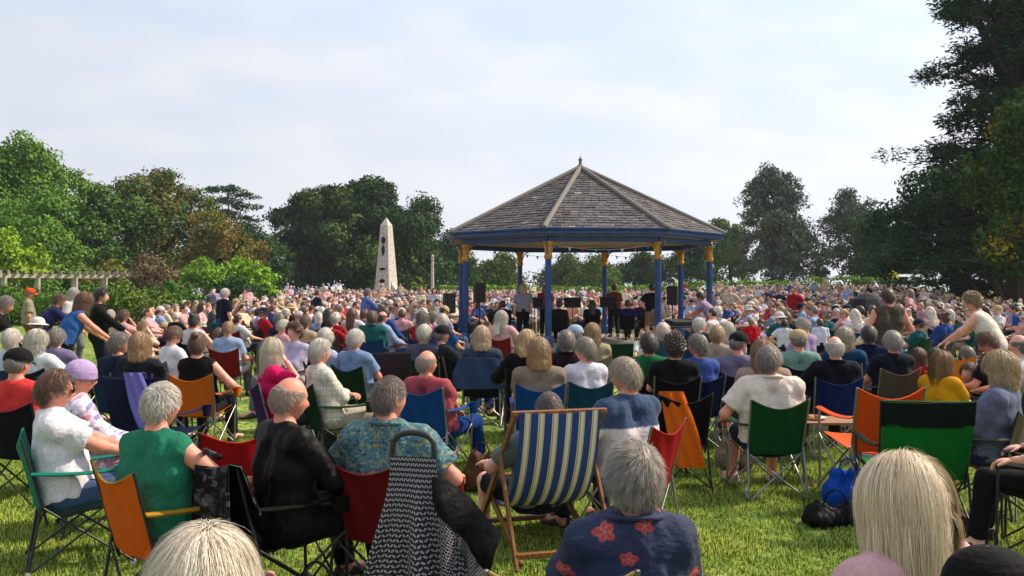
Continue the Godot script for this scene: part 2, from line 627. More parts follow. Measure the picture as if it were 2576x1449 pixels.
# ------------------------------------------------------------------ bandstand
const BC := Vector3(2.08, 0, -27.0)
func bpt(r: float, k: float, y: float) -> Vector3:
	var a := deg_to_rad(-17.0 + 45.0 * k)
	return Vector3(sin(a) * r, y, cos(a) * r)
func build_bandstand() -> void:
	var blue := mat("bandstand_blue", Color(0.03, 0.25, 0.50), 0.42)
	blue.normal_enabled = true
	blue.normal_texture = crumple
	blue.normal_scale = 0.25
	blue.uv1_triplanar = true
	blue.albedo_texture = noise_tex(33, 0.012, 256, false, Color(0.72, 0.76, 0.80), Color.WHITE, 4.0, 6)
	var yel := mat("bandstand_yellow", Color(0.80, 0.56, 0.10), 0.5)
	yel.uv1_triplanar = true
	yel.albedo_texture = blue.albedo_texture
	var t := thing("bandstand", "octagonal bandstand with grey shingle roof on blue posts with yellow capitals", "bandstand", BC)
	var stone := mat("plinth", Color(0.5, 0.48, 0.45), 0.9)
	var mb := MB.new()
	mb.lathe([[4.3, -0.1], [4.3, 0.1], [4.24, 0.12], [0.01, 0.12]], 8, Vector3.ZERO, deg_to_rad(-17))
	part(t, "platform", mb.mesh(), stone)
	var RE := 4.2
	var YE := 3.24
	var YA := 5.33
	var slate := StandardMaterial3D.new()
	slate.vertex_color_use_as_albedo = true
	slate.roughness = 0.85
	slate.uv1_triplanar = true
	slate.uv1_scale = Vector3.ONE * 1.2
	slate.albedo_texture = noise_tex(31, 0.03, 256, false, Color(0.72, 0.70, 0.70), Color.WHITE)
	var lead := mat("hip_lead", Color(0.42, 0.40, 0.38), 0.8)
	var boards := cloth(Color(0.84, 0.76, 0.68), null, 1.0, 0.7)
	for k in 8:
		# column: octagonal post on a square base, yellow capital with four scrolled brackets
		mb = MB.new()
		var c := bpt(3.85, k, 0)
		var turn := deg_to_rad(-17.0 + 45.0 * k)
		mb.lathe([[0.13, 0.12], [0.13, 0.36], [0.115, 0.4], [0.092, 0.44], [0.086, 2.5]], 8, c, turn)
		var col := part(t, "column", mb.mesh(), blue)
		mb = MB.new()
		mb.lathe([[0.092, 2.46], [0.115, 2.49], [0.115, 2.55], [0.098, 2.58], [0.10, 2.80], [0.135, 2.87], [0.135, 2.93]], 8, c, turn)
		part(col, "capital", mb.mesh(), yel)
		for s in 4:
			mb = MB.new()
			var d := Vector3(sin(turn + s * PI / 2 + (0.39 if s == 1 else (-0.39 if s == 3 else 0.0))), 0, cos(turn + s * PI / 2 + (0.39 if s == 1 else (-0.39 if s == 3 else 0.0))))
			var pts := []
			for i in 7:
				var a := PI * 0.5 * i / 6.0
				pts.append(c + d * (0.075 + 0.22 * (1.0 - cos(a))) + Vector3.UP * (2.56 + 0.36 * sin(a)))
			mb.tube(pts, [0.022], 6)
			part(col, "bracket", mb.mesh(), yel if s != 0 else blue)
		# ring beam, fascia, gutter, ceiling, roof slope, hip
		mb = MB.new()
		mb.bar(bpt(3.85, k, 3.0), bpt(3.85, k + 1, 3.0), 0.12, 0.16, 0.01)
		part(t, "ring_beam", mb.mesh(), blue)
		mb = MB.new()
		mb.bar(bpt(RE, k, YE - 0.07), bpt(RE, k + 1, YE - 0.07), 0.04, 0.15, 0.008)
		mb.bar(bpt(RE + 0.06, k, YE + 0.01), bpt(RE + 0.06, k + 1, YE + 0.01), 0.09, 0.06, 0.02)
		part(t, "fascia", mb.mesh(), blue)
		mb = MB.new()
		var e0 := bpt(RE - 0.03, k, YE - 0.16)
		var e1 := bpt(RE - 0.03, k + 1, YE - 0.16)
		var i0 := bpt(3.8, k, YE - 0.1)
		var i1 := bpt(3.8, k + 1, YE - 0.1)
		var ap := Vector3(0, YA - 0.35, 0)
		var nn := (e1 - e0).cross(i0 - e0).normalized()
		if nn.y > 0: nn = -nn
		mb.quad(mb.p(e0, nn), mb.p(e1, nn), mb.p(i1, nn), mb.p(i0, nn))
		mb.tri(mb.p(i0, nn), mb.p(i1, nn), mb.p(ap, nn))
		part(t, "ceiling_panel", mb.mesh(), boards)
		for rr in [1.3, 2.6]:
			mb = MB.new()
			var yy := lerpf(YA - 0.35, YE - 0.1, rr / 3.8) - 0.05
			mb.bar(bpt(rr, k, yy), bpt(rr, k + 1, yy), 0.06, 0.1, 0.005)
			part(t, "purlin", mb.mesh(), yel)
		mb = MB.new()
		var f0 := bpt(RE + 0.1, k, YE)
		var f1 := bpt(RE + 0.1, k + 1, YE)
		var top := Vector3(0, YA, 0)
		var rn := (f1 - f0).cross(top - f0).normalized()
		if rn.y < 0: rn = -rn
		mb.col = Color(0.11, 0.10, 0.105)
		mb.tri(mb.p(f0, rn), mb.p(f1, rn), mb.p(top, rn))
		var slope := part(t, "roof_slope", mb.mesh(), slate)
		# courses of shingles, each a small lifted slab
		mb = MB.new()
		var rows := 26
		var along := (f1 - f0).normalized()
		var lenr := (top - (f0 + f1) * 0.5).length()
		var updir := (top - (f0 + f1) * 0.5).normalized()
		var hw := (f1 - f0).length() * 0.5
		var mid := (f0 + f1) * 0.5
		for j in rows:
			var s0 := float(j) / rows
			var wrow := hw * (1.0 - s0) - 0.03
			var cnt := maxi(1, int(wrow * 2.0 / 0.2))
			var shift := rng.randf_range(-0.04, 0.04)
			for q in cnt:
				var x0 := -wrow + wrow * 2.0 * q / cnt + 0.006
				var x1 := -wrow + wrow * 2.0 * (q + 1) / cnt - 0.006
				if q > 0: x0 += shift
				if q < cnt - 1: x1 += shift
				var g := rng.randf_range(0.75, 1.3)
				mb.col = Color(0.085, 0.08, 0.09).lerp(Color(0.135, 0.12, 0.123), rng.randf()) * g
				if rng.randf() < 0.05: mb.col = Color(0.24, 0.235, 0.20) * g
				if rng.randf() < 0.04: mb.col *= 0.6
				var lift := rng.randf_range(0.014, 0.034)
				var drop := rng.randf_range(-0.012, 0.012)
				var a0 := mid + along * x0 + updir * (lenr * s0 + drop)
				var a1 := mid + along * x1 + updir * (lenr * s0 + drop)
				var sh := updir * (lenr / rows * 1.12)
				var taper := minf(1.0, (wrow - lenr * 0.0) / maxf(wrow, 0.01))
				var b0 := a0 + sh + rn * 0.004
				var b1 := a1 + sh + rn * 0.004
				var r0 := mb.p(a0 + rn * lift, rn)
				var r1 := mb.p(a1 + rn * lift, rn)
				mb.quad(r0, r1, mb.p(b1, rn), mb.p(b0, rn))
				mb.quad(mb.p(a0, -updir), mb.p(a1, -updir), mb.p(a1 + rn * lift, -updir), mb.p(a0 + rn * lift, -updir))
		var sg := part(slope, "shingles", mb.mesh(), slate)
		sg.set_meta("kind", "stuff")
		mb = MB.new()
		mb.tube([f0 + Vector3.UP * 0.03, top + Vector3.UP * 0.05], [0.075], 8)
		part(t, "hip_ridge", mb.mesh(), lead)
		# string of small flags under the beam on some sides
		if k in [0, 3, 4]:
			mb = MB.new()
			var p0 := bpt(3.7, k, 2.86)
			var p1 := bpt(3.7, k + 1, 2.86)
			var pts := []
			for i in 9:
				var s := i / 8.0
				pts.append(p0.lerp(p1, s) - Vector3.UP * 0.14 * sin(PI * s))
			mb.tube(pts, [0.006], 5)
			var bu := thing("bunting", {0: "string of small flags under the bandstand beam over the two front posts", 3: "string of small flags under the back bandstand beam near the loudspeaker by the desk", 4: "string of small flags under the back bandstand beam opposite the front posts"}[k], "bunting", BC, 0.0, "flag strings between the bandstand posts")
			part(bu, "string", mb.mesh(), mat("string", Color(0.8, 0.8, 0.78)))
			for i in 8:
				mb = MB.new()
				var a: Vector3 = pts[i].lerp(pts[i + 1], 0.36)
				var b: Vector3 = pts[i].lerp(pts[i + 1], 0.64)
				var lw := (a + b) * 0.5 - Vector3.UP * 0.12
				var fn := (b - a).cross(Vector3.UP).normalized()
				for s in [1.0, -1.0]:
					mb.tri(mb.p(a + fn * 0.003 * s, fn * s), mb.p(b + fn * 0.003 * s, fn * s), mb.p(lw + fn * 0.003 * s, fn * s))
				var fc: Color = [Color(0.15, 0.4, 0.7), Color(0.8, 0.78, 0.75), Color(0.7, 0.2, 0.2), Color(0.2, 0.55, 0.7)][(i + k) % 4]
				part(bu, "flag", mb.mesh(), cloth(fc))
	mb = MB.new()
	mb.lathe([[0.16, YA - 0.06], [0.17, YA + 0.02], [0.09, YA + 0.1], [0.05, YA + 0.14], [0.045, YA + 0.24], [0.07, YA + 0.28], [0.02, YA + 0.34], [0.004, YA + 0.42]], 12)
	part(t, "finial", mb.mesh(), lead)

# ------------------------------------------------------------------ obelisk
func build_monument() -> void:
	var at := on_ground(972, 76)
	var st := StandardMaterial3D.new()
	st.albedo_color = Color(0.80, 0.77, 0.74)
	st.roughness = 0.9
	st.uv1_triplanar = true
	st.uv1_scale = Vector3.ONE * 0.5
	st.albedo_texture = noise_tex(41, 0.02, 512, false, Color(0.80, 0.78, 0.76), Color.WHITE)
	var t := thing("war_memorial", "pale stone obelisk with dark bronze emblems on a flared stepped base", "monument", at, deg_to_rad(-24))
	t.scale = Vector3.ONE * 1.14
	var s2 := sqrt(2.0)
	var mb := MB.new()
	for i in 3:
		mb.box(Vector3(0, 0.12 + 0.2 * i, 0), Vector3(5.0 - 0.7 * i, 0.24, 5.0 - 0.7 * i), Basis.IDENTITY, 0.02)
	part(t, "step", mb.mesh(), st)
	# tapered shaft in courses, each stone ring a little proud of the joint below
	var y := 0.6
	var H := 6.5
	while y < 5.5:
		mb = MB.new()
		var h := 0.48
		var w0 := lerpf(0.66, 0.34, (y - 0.6) / 5.0)
		var w1 := lerpf(0.66, 0.34, (y + h - 0.6) / 5.0)
		mb.lathe([[w0 * s2 - 0.012, y], [w0 * s2, y + 0.012], [w1 * s2, y + h - 0.012], [w1 * s2 - 0.012, y + h]], 4, Vector3.ZERO, PI / 4)
		part(t, "stone_course", mb.mesh(), st)
		y += h
	mb = MB.new()
	mb.lathe([[0.33 * s2, y], [0.0, H]], 4, Vector3.ZERO, PI / 4)
	part(t, "pyramid_tip", mb.mesh(), st)
	# curved buttresses at the four corners of the base
	for k in 4:
		mb = MB.new()
		var pts := []
		for i in 9:
			var s := i / 8.0
			pts.append(Vector3(0.5 + 1.45 * s * s, lerpf(2.7, 0.6, sqrt(s)), 0))
		for i in 8:
			var a: Vector3 = pts[i]
			var b: Vector3 = pts[i + 1]
			for sz in [-0.28, 0.28]:
				var nz := Vector3(0, 0, signf(sz))
				mb.quad(mb.p(Vector3(a.x, 0.4, sz), nz), mb.p(Vector3(b.x, 0.4, sz), nz), mb.p(Vector3(b.x, b.y, sz), nz), mb.p(Vector3(a.x, a.y, sz), nz))
			var nn := Vector3(-(b.y - a.y), b.x - a.x, 0).normalized()
			mb.quad(mb.p(a + Vector3(0, 0, -0.28), nn), mb.p(b + Vector3(0, 0, -0.28), nn), mb.p(b + Vector3(0, 0, 0.28), nn), mb.p(a + Vector3(0, 0, 0.28), nn))
		var bt := part(t, "buttress", mb.mesh(), st)
		bt.rotation.y = PI / 2 * k
	var br := mat("bronze", Color(0.13, 0.11, 0.10), 0.5, 0.6)
	for e in [[4.75, 0.40, 0.5], [4.0, 0.30, 0.7], [2.6, 0.6, 0.18], [1.7, 0.5, 0.3]]:
		mb = MB.new()
		var w := lerpf(0.66, 0.34, (e[0] - 0.6) / 5.0)
		mb.blob(Transform3D(Basis.from_scale(Vector3(e[1] * 0.5, e[2] * 0.5, 0.05)), Vector3(0, e[0], w + 0.02)), 12, 8)
		mb.box(Vector3(0, e[0], w + 0.03), Vector3(e[1] * 0.35, e[2] * 1.1, 0.09), Basis.IDENTITY, 0.02)
		part(t, "bronze_emblem", mb.mesh(), br)
	# pale pillar beside it
	t = thing("stone_pillar", "slim pale stone pillar standing between the obelisk and the bandstand", "pillar", on_ground(1088, 74))
	mb = MB.new()
	mb.lathe([[0.3, 0.0], [0.3, 0.3], [0.16, 0.4], [0.1, 3.6], [0.15, 3.7], [0.15, 3.85]], 12)
	part(t, "shaft", mb.mesh(), st)
	mb = MB.new()
	mb.blob(Transform3D(Basis.from_scale(Vector3(0.13, 0.16, 0.13)), Vector3(0, 3.98, 0)))
	part(t, "ball_cap", mb.mesh(), st)

# ------------------------------------------------------------------ pergola
func build_pergola() -> void:
	var wood := StandardMaterial3D.new()
	wood.albedo_color = Color(0.71, 0.67, 0.62)
	wood.roughness = 0.85
	wood.uv1_triplanar = true
	wood.uv1_scale = Vector3(1, 0.3, 1)
	wood.albedo_texture = noise_tex(51, 0.03, 256, false, Color(0.75, 0.73, 0.71), Color.WHITE)
	var us := [-75, 10, 95, 190, 265, 345, 435, 530, 610, 680]
	var t := thing("pergola", "long weathered timber pergola with paired posts and rafters along the garden edge", "pergola", on_ground(300, 51))
	var base := t.position
	var fr := []
	var bk := []
	for i in us.size():
		var d := 43.0 + 1.9 * i
		var q := on_ground(us[i], d) - base
		fr.append(q)
		bk.append(q + Vector3(-1.1, 0, -2.0))
	for i in us.size():
		for q in [fr[i], bk[i]]:
			var mb := MB.new()
			mb.box(q + Vector3(0, 1.12, 0), Vector3(0.21, 2.3, 0.21), Basis.IDENTITY, 0.02)
			part(t, "post", mb.mesh(), wood)
	for row in [fr, bk]:
		for i in us.size() - 1:
			var mb := MB.new()
			var dd: Vector3 = (row[i + 1] - row[i]).normalized() * 0.18
			mb.bar(row[i] + Vector3.UP * 2.32 - dd * 0.5, row[i + 1] + Vector3.UP * 2.32 - dd * 0.6, 0.1, 0.2, 0.01)
			part(t, "beam", mb.mesh(), wood)
	for i in us.size() - 1:
		for k in 4:
			var s := (k + 0.5) / 4.0
			var a: Vector3 = fr[i].lerp(fr[i + 1], s)
			var b: Vector3 = bk[i].lerp(bk[i + 1], s)
			var dd := (b - a).normalized() * 0.35
			var mb := MB.new()
			mb.bar(a - dd + Vector3.UP * 2.52, b + dd + Vector3.UP * 2.52, 0.08, 0.19, 0.01)
			part(t, "rafter", mb.mesh(), wood)

# ------------------------------------------------------------------ trees and bushes
func leafmat(key: String, back := 0.25) -> StandardMaterial3D:
	if mats.has(key): return mats[key]
	var m := StandardMaterial3D.new()
	m.vertex_color_use_as_albedo = true
	m.roughness = 0.8
	m.metallic_specular = 0.15
	m.backlight_enabled = true
	m.backlight = Color(0.20, 0.24, 0.07) * (back * 4.0)
	mats[key] = m
	return m
func rdir(r: RandomNumberGenerator) -> Vector3:
	var z := r.randf_range(-1, 1)
	var a := r.randf() * TAU
	var s := sqrt(1.0 - z * z)
	return Vector3(s * cos(a), z, s * sin(a))
func clump(mb: MB, r: RandomNumberGenerator, at: Vector3, rad: Vector3, n: int, leaf: float, ca: Color, cb: Color, out: Vector3, needle := false) -> void:
	for i in n:
		var d := rdir(r)
		var q := at + d * rad * pow(r.randf(), 0.4)
		var nn := (rdir(r) + d * 0.8 + out * 0.5).normalized()
		var t := nn.cross(rdir(r)).normalized()
		if needle: t = (d * Vector3(1, 0.25, 1) + rdir(r) * 0.5).normalized()
		var b := nn.cross(t).normalized()
		nn = t.cross(b).normalized()
		var l := leaf * r.randf_range(0.4, 1.55)
		var w := l * (0.28 if needle else 0.52)
		mb.col = ca.lerp(cb, r.randf()) * r.randf_range(0.75, 1.25)
		var i0 := mb.p(q - t * l * 0.5, nn)
		var i1 := mb.p(q + b * w * 0.5 + nn * w * 0.12, nn)
		var i2 := mb.p(q + t * l * 0.5, nn)
		var i3 := mb.p(q - b * w * 0.5 + nn * w * 0.12, nn)
		mb.quad(i0, i1, i2, i3)
# lobes: [centre above base, radii, clumps]
func tree(label: String, group: String, at: Vector3, h: float, lobes: Array, leaf: float, per: int, cr: float, ca: Color, cb: Color, sd: int, alt := Color(0, 0, 0, 0), flat := 0.75, trunk_r := 0.35, kind := "tree", needle := false) -> Node3D:
	var r := RandomNumberGenerator.new()
	r.seed = sd
	var t := thing(kind, label, "tree" if kind.ends_with("tree") else "bush", at, 0.0, group)
	var mb := MB.new()
	var bark := MB.new()
	var lean := Vector3(r.randf_range(-0.3, 0.3), 0, r.randf_range(-0.3, 0.3))
	var tp := []
	var tr := []
	for i in 7:
		var s := i / 6.0
		tp.append(Vector3(0, -0.1 + h * 0.86 * s, 0) + lean * sin(s * 3.0) + Vector3(r.randf_range(-0.1, 0.1), 0, r.randf_range(-0.1, 0.1)) * s * 2.0)
		tr.append(lerpf(trunk_r * (1.35 if i == 0 else 1.0), trunk_r * 0.16, s))
	bark.tube(tp, tr, 9)
	for lb in lobes:
		var c: Vector3 = lb[0]
		var rad: Vector3 = lb[1]
		# limb from the trunk towards the lobe
		var yb := clampf(c.y - rad.y * 0.9, h * 0.12, h * 0.7)
		var p0: Vector3 = tp[clampi(int(yb / (h * 0.86) * 6.0), 0, 6)]
		var mid := p0.lerp(c, 0.5) + Vector3(0, -0.08 * h * 0.3, 0)
		bark.tube([p0, mid, c], [trunk_r * 0.42, trunk_r * 0.25, trunk_r * 0.1], 6)
		for k in lb[2]:
			var d := rdir(r)
			if d.y < -0.35 and r.randf() < 0.75: d.y = -d.y
			var q := c + d * rad * r.randf_range(0.62, 1.0)
			var cc := cr * r.randf_range(0.65, 1.35)
			var tone := r.randf()
			var a2 := ca.lerp(cb, tone * 0.6)
			var b2 := ca.lerp(cb, 0.4 + tone * 0.6)
			if alt.a > 0.0 and r.randf() < alt.a:
				a2 = Color(alt.r, alt.g, alt.b)
				b2 = a2 * 1.25
			clump(mb, r, q, Vector3(cc, cc * flat, cc), per, leaf, a2, b2, d, needle)
			if k % 4 == 0:
				bark.tube([c.lerp(q, 0.2), c.lerp(q, 0.65) + Vector3.UP * 0.1, q], [trunk_r * 0.12, trunk_r * 0.08, trunk_r * 0.03], 5)
	var bm := mat("bark", Color(0.28, 0.23, 0.19), 0.95)
	bm.normal_enabled = true
	bm.normal_texture = crumple
	bm.uv1_triplanar = true
	part(t, "trunk" if kind.ends_with("tree") else "stem", bark.mesh(), bm)
	part(t, "crown" if kind.ends_with("tree") else "foliage", mb.mesh(), leafmat("leaf"))
	return t
func lobeset(r: RandomNumberGenerator, w: float, y0: float, y1: float, n: int, dens: int) -> Array:
	# lobes that fill a rounded crown of half-width w between two heights
	var out := []
	for i in n:
		var s := (i + 0.5) / n
		var y := lerpf(y0 + (y1 - y0) * 0.12, y1 - (y1 - y0) * 0.14, s)
		var rr := w * sqrt(maxf(0.1, 1.0 - pow(absf(s - 0.3) / 0.78, 2.0)))
		var a := i * 2.4 + r.randf() * 0.8
		var off := rr * 0.58
		out.append([Vector3(cos(a) * off, y, sin(a) * off), Vector3(rr * 0.62, (y1 - y0) / n * 1.25 + 0.5, rr * 0.62), dens])
	out.append([Vector3(0, (y0 + y1) * 0.5, 0), Vector3(w * 0.7, (y1 - y0) * 0.4, w * 0.7), dens * 2])
	return out
func build_trees() -> void:
	var r := RandomNumberGenerator.new()
	r.seed = 99
	var G1 := Color(0.07, 0.16, 0.022)
	var G2 := Color(0.14, 0.245, 0.042)
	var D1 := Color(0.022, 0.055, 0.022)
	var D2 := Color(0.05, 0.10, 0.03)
	var O1 := Color(0.12, 0.14, 0.03)
	var O2 := Color(0.23, 0.20, 0.055)
	var none := Color(0, 0, 0, 0)
	# [label, u, d, half width, crown from, crown to, lobes, dens, leaf, per, clump r, colours, alt, flat]
	for e in [
		["tall full green tree rising highest behind the timber pergola", 25, 64, 5.3, 2.0, 12.7, 9, 29, 0.29, 93, 0.92, G1, G2, none],
		["lower light green tree in front of the tallest garden tree", 95, 57, 3.3, 0.1, 7.6, 6, 29, 0.23, 87, 0.74, G1 * 1.15, G2 * 1.15, none],
		["mid green round tree between the tallest tree and the olive brown one", 275, 67, 4.0, 0.1, 9.0, 7, 29, 0.27, 93, 0.87, D2, G2 * 0.8, none],
		["olive brown tree with autumn tinge and a pointed top", 410, 71, 4.2, 0.1, 11.3, 8, 29, 0.27, 93, 0.87, O1 * 0.75, O2 * 0.8, Color(0.06, 0.12, 0.03, 0.3)],
		["copper tinted low tree behind the climber on the pergola", 560, 66, 3.1, 0.1, 6.8, 5, 26, 0.24, 87, 0.78, O1 * 0.8, O2, Color(0.2, 0.12, 0.04, 0.25)],
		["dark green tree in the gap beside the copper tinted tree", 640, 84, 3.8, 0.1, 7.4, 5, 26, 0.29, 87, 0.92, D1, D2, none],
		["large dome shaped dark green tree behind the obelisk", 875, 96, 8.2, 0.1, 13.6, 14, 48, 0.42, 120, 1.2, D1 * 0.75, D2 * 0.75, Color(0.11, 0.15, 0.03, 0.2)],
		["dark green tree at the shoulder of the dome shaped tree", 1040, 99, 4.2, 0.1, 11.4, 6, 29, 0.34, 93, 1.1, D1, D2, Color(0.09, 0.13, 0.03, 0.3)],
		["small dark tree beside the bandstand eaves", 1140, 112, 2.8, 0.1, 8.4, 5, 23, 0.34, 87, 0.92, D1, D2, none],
		["distant green tree seen between the bandstand posts under the bunting", 1240, 118, 4.4, 0.1, 5.6, 4, 29, 0.34, 87, 1.01, G1 * 0.8, O1, none],
		["distant olive tree behind the musicians", 1420, 126, 4.2, 0.1, 5.6, 4, 29, 0.34, 87, 1.01, G1 * 0.7, O1, none],
		["distant yellow green tree in the middle of the bandstand opening", 1500, 122, 3.6, 0.1, 5.0, 4, 29, 0.34, 87, 1.01, O1, G2 * 0.8, none],
		["distant dark green tree near the bandstand opening edge", 1600, 128, 4.0, 0.1, 5.4, 4, 29, 0.34, 87, 1.01, D1, D2, none],
		["distant dark tree behind the bandstand corner post", 1720, 122, 4.6, 0.1, 6.6, 4, 29, 0.34, 87, 1.01, D1, D2 * 1.1, none],
		["pale olive tree peeping over the bandstand roof edge", 1835, 132, 3.4, 0.1, 11.0, 5, 26, 0.37, 87, 1.1, G1, O1, none],
		["tall green tree painted hazy grey, with a high rounded head beyond the hedge", 1945, 112, 3.7, 6.5, 16.0, 7, 24, 0.34, 75, 0.92, Color(0.06, 0.09, 0.062), Color(0.11, 0.145, 0.09), none],  # distance haze is mixed into the greens of this tree and the next two
		["broad green tree painted hazy grey, growing under the tall rounded one", 1960, 109, 5.0, 0.1, 10.0, 7, 29, 0.34, 81, 1.01, Color(0.06, 0.085, 0.055), Color(0.11, 0.14, 0.085), Color(0.13, 0.09, 0.05, 0.12)],
		["green tree painted hazy grey, with an open uneven top beyond the hedge", 2150, 106, 4.2, 0.1, 12.4, 7, 26, 0.34, 75, 0.97, Color(0.055, 0.085, 0.055), Color(0.105, 0.14, 0.085), none],
		["low dark tree joining the open topped tree and the cedar", 2230, 84, 3.6, 0.1, 7.0, 5, 29, 0.31, 87, 0.92, D1, D2, none],
	]:
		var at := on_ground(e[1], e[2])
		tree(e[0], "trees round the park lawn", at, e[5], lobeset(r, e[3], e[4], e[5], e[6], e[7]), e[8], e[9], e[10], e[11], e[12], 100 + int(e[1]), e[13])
	# pine with flat plates of needles
	var lob := []
	for i in 9:
		var a := i * 2.1
		lob.append([Vector3(cos(a) * 1.6 - 0.2, 8.6 + i * 0.42, sin(a) * 1.6), Vector3(1.5, 0.35, 1.5), 9])
	tree("thin pine with flat tilted tufts above the dark trees", "trees round the park lawn", on_ground(585, 92), 12.6, lob, 0.4, 45, 0.6, D1, D2 * 0.9, 7, none, 0.4, 0.22, "pine_tree", true)
	# big cedar: layered plates, widening downwards
	lob = []
	var h := 21.0
	var n := 34
	for i in n:
		var s := float(i) / n
		var y := lerpf(2.0, h, s)
		var reach := lerpf(6.2, 2.6, pow(s, 1.3)) * (0.75 + 0.3 * sin(i * 1.7))
		for k in 3:
			var a := i * 2.39 + k * TAU / 3.0
			lob.append([Vector3(cos(a) * reach * 0.66, y + 0.3 * sin(k * 2.0 + i), sin(a) * reach * 0.66), Vector3(reach * 0.46, 0.45, reach * 0.46), 8])
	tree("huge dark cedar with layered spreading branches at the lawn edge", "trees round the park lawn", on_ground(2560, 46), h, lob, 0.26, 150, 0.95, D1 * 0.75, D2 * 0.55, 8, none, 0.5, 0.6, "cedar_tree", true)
	tree("leafy green tree with a few yellowing leaves in front of the cedar", "trees round the park lawn", on_ground(2680, 33), 10.5, lobeset(r, 3.5, 1.0, 10.3, 9, 26), 0.2, 90, 0.62, Color(0.03, 0.06, 0.016), Color(0.06, 0.105, 0.024), 9, Color(0.25, 0.18, 0.02, 0.04))
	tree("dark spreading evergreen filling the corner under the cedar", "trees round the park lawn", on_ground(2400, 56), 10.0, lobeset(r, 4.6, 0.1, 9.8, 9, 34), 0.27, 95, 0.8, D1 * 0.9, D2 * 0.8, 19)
	# bushes
	for e in [
		["vivid lime green shrub at the near end of the pergola", 15, 49, 1.9, 1.2, 4.5, 0.22, Color(0.16, 0.27, 0.02), Color(0.27, 0.38, 0.04)],
		["russet brown rounded bush sprawling over the pergola", 380, 50, 1.7, 0.3, 3.1, 0.16, Color(0.13, 0.09, 0.05), Color(0.21, 0.15, 0.09)],
		["bright green climber mounded over the far pergola bays", 630, 56, 1.7, 0.2, 3.0, 0.22, Color(0.15, 0.30, 0.02), Color(0.26, 0.42, 0.04)],
		["bright green climber trailing along the pergola roof beside the russet bush", 520, 55, 1.6, 1.5, 2.95, 0.2, Color(0.13, 0.26, 0.025), Color(0.22, 0.37, 0.05)],
		["olive shrub behind the pergola roof", 200, 58, 2.6, 0.3, 3.0, 0.22, O1, G2 * 0.8],
		["straw green shrub beside the russet bush", 290, 56, 1.8, 0.3, 2.8, 0.22, O1, O2 * 0.9],
		["rose bush row between two pergola posts", 150, 41, 1.6, 0.05, 1.15, 0.17, G1, G2 * 0.8],
		["green rose bush below the russet bush", 250, 42, 1.7, 0.05, 1.2, 0.17, G1 * 0.8, G2 * 0.8],
		["broad olive green bush nearest the seated crowd edge", 330, 38, 1.7, 0.05, 1.5, 0.17, O1 * 0.9, G2 * 0.85],
		["dark green low bush at the crowd edge under the climber", 430, 43, 1.9, 0.05, 1.5, 0.18, D2, G1],
		["dark leafy bush under the mounded climber", 600, 54, 2.1, 0.05, 1.9, 0.2, D1, D2],
		["green bush at the frame edge below the lime shrub", 30, 42, 2.2, 0.05, 1.3, 0.18, G1 * 0.8, G2 * 0.7],
	]:
		var at := on_ground(e[1], e[2])
		tree(e[0], "bushes along the garden edge", at, e[5], lobeset(r, e[3], e[4], e[5], 5, 16), e[6], 60, 0.42, e[7], e[8], 300 + int(e[1]), none, 0.8, 0.07, "bush")
	for e in [
		["clipped bright green hedge running behind the far crowd", Vector2(1560, 80), Vector2(2080, 74), 1.5, Color(0.12, 0.24, 0.03), Color(0.22, 0.36, 0.05)],
		["rounded green hedge mound below the open topped tree", Vector2(2030, 74), Vector2(2205, 72), 1.9, Color(0.10, 0.20, 0.03), Color(0.18, 0.30, 0.05)],
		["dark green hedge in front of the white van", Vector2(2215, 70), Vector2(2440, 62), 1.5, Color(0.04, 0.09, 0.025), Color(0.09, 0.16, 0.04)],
		["clipped green hedge behind the crowd, seen through the bandstand posts", Vector2(1110, 84), Vector2(1570, 84), 1.6, Color(0.12, 0.24, 0.03), Color(0.22, 0.36, 0.05)],
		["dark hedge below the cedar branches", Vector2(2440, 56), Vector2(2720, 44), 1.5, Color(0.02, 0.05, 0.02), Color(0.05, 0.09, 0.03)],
	]:
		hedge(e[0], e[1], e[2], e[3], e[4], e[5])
func hedge(label: String, a: Vector2, b: Vector2, h: float, ca: Color, cb: Color) -> void:
	var r := RandomNumberGenerator.new()
	r.seed = int(a.x)
	var p0 := on_ground(a.x, a.y)
	var p1 := on_ground(b.x, b.y)
	var t := thing("hedge", label, "hedge", p0, 0.0, "hedges round the lawn")
	var mb := MB.new()
	var len := (p1 - p0).length()
	var n := int(len / 0.28)
	for i in n:
		var s := (i + r.randf()) / n
		var x := lerpf(p0.x, p1.x, s)
		var z := lerpf(p0.z, p1.z, s)
		var hh := h * (1.0 + 0.10 * noise.get_noise_2d(x * 0.35, z))
		for k in 3:
			var q := Vector3(x, ground_y(x, z), z) - p0 + Vector3(r.randf_range(-0.2, 0.2), hh * (0.92 if k == 0 else r.randf_range(0.1, 0.85)), r.randf_range(-0.4, 0.4) if k == 0 else 0.45 * r.randf_range(0.6, 1.0))
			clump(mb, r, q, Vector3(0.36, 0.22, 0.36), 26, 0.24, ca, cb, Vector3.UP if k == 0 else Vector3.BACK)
	part(t, "foliage", mb.mesh(), leafmat("leaf"))
	mb = MB.new()
	for i in int(len / 1.2):
		var s := (i + 0.5) / int(len / 1.2)
		var x := lerpf(p0.x, p1.x, s)
		var z := lerpf(p0.z, p1.z, s)
		var q := Vector3(x, ground_y(x, z) - 0.05, z) - p0
		mb.tube([q, q + Vector3(0.05, h * 0.7, 0)], [0.05, 0.03], 5)
	part(t, "stems", mb.mesh(), mats["bark"])

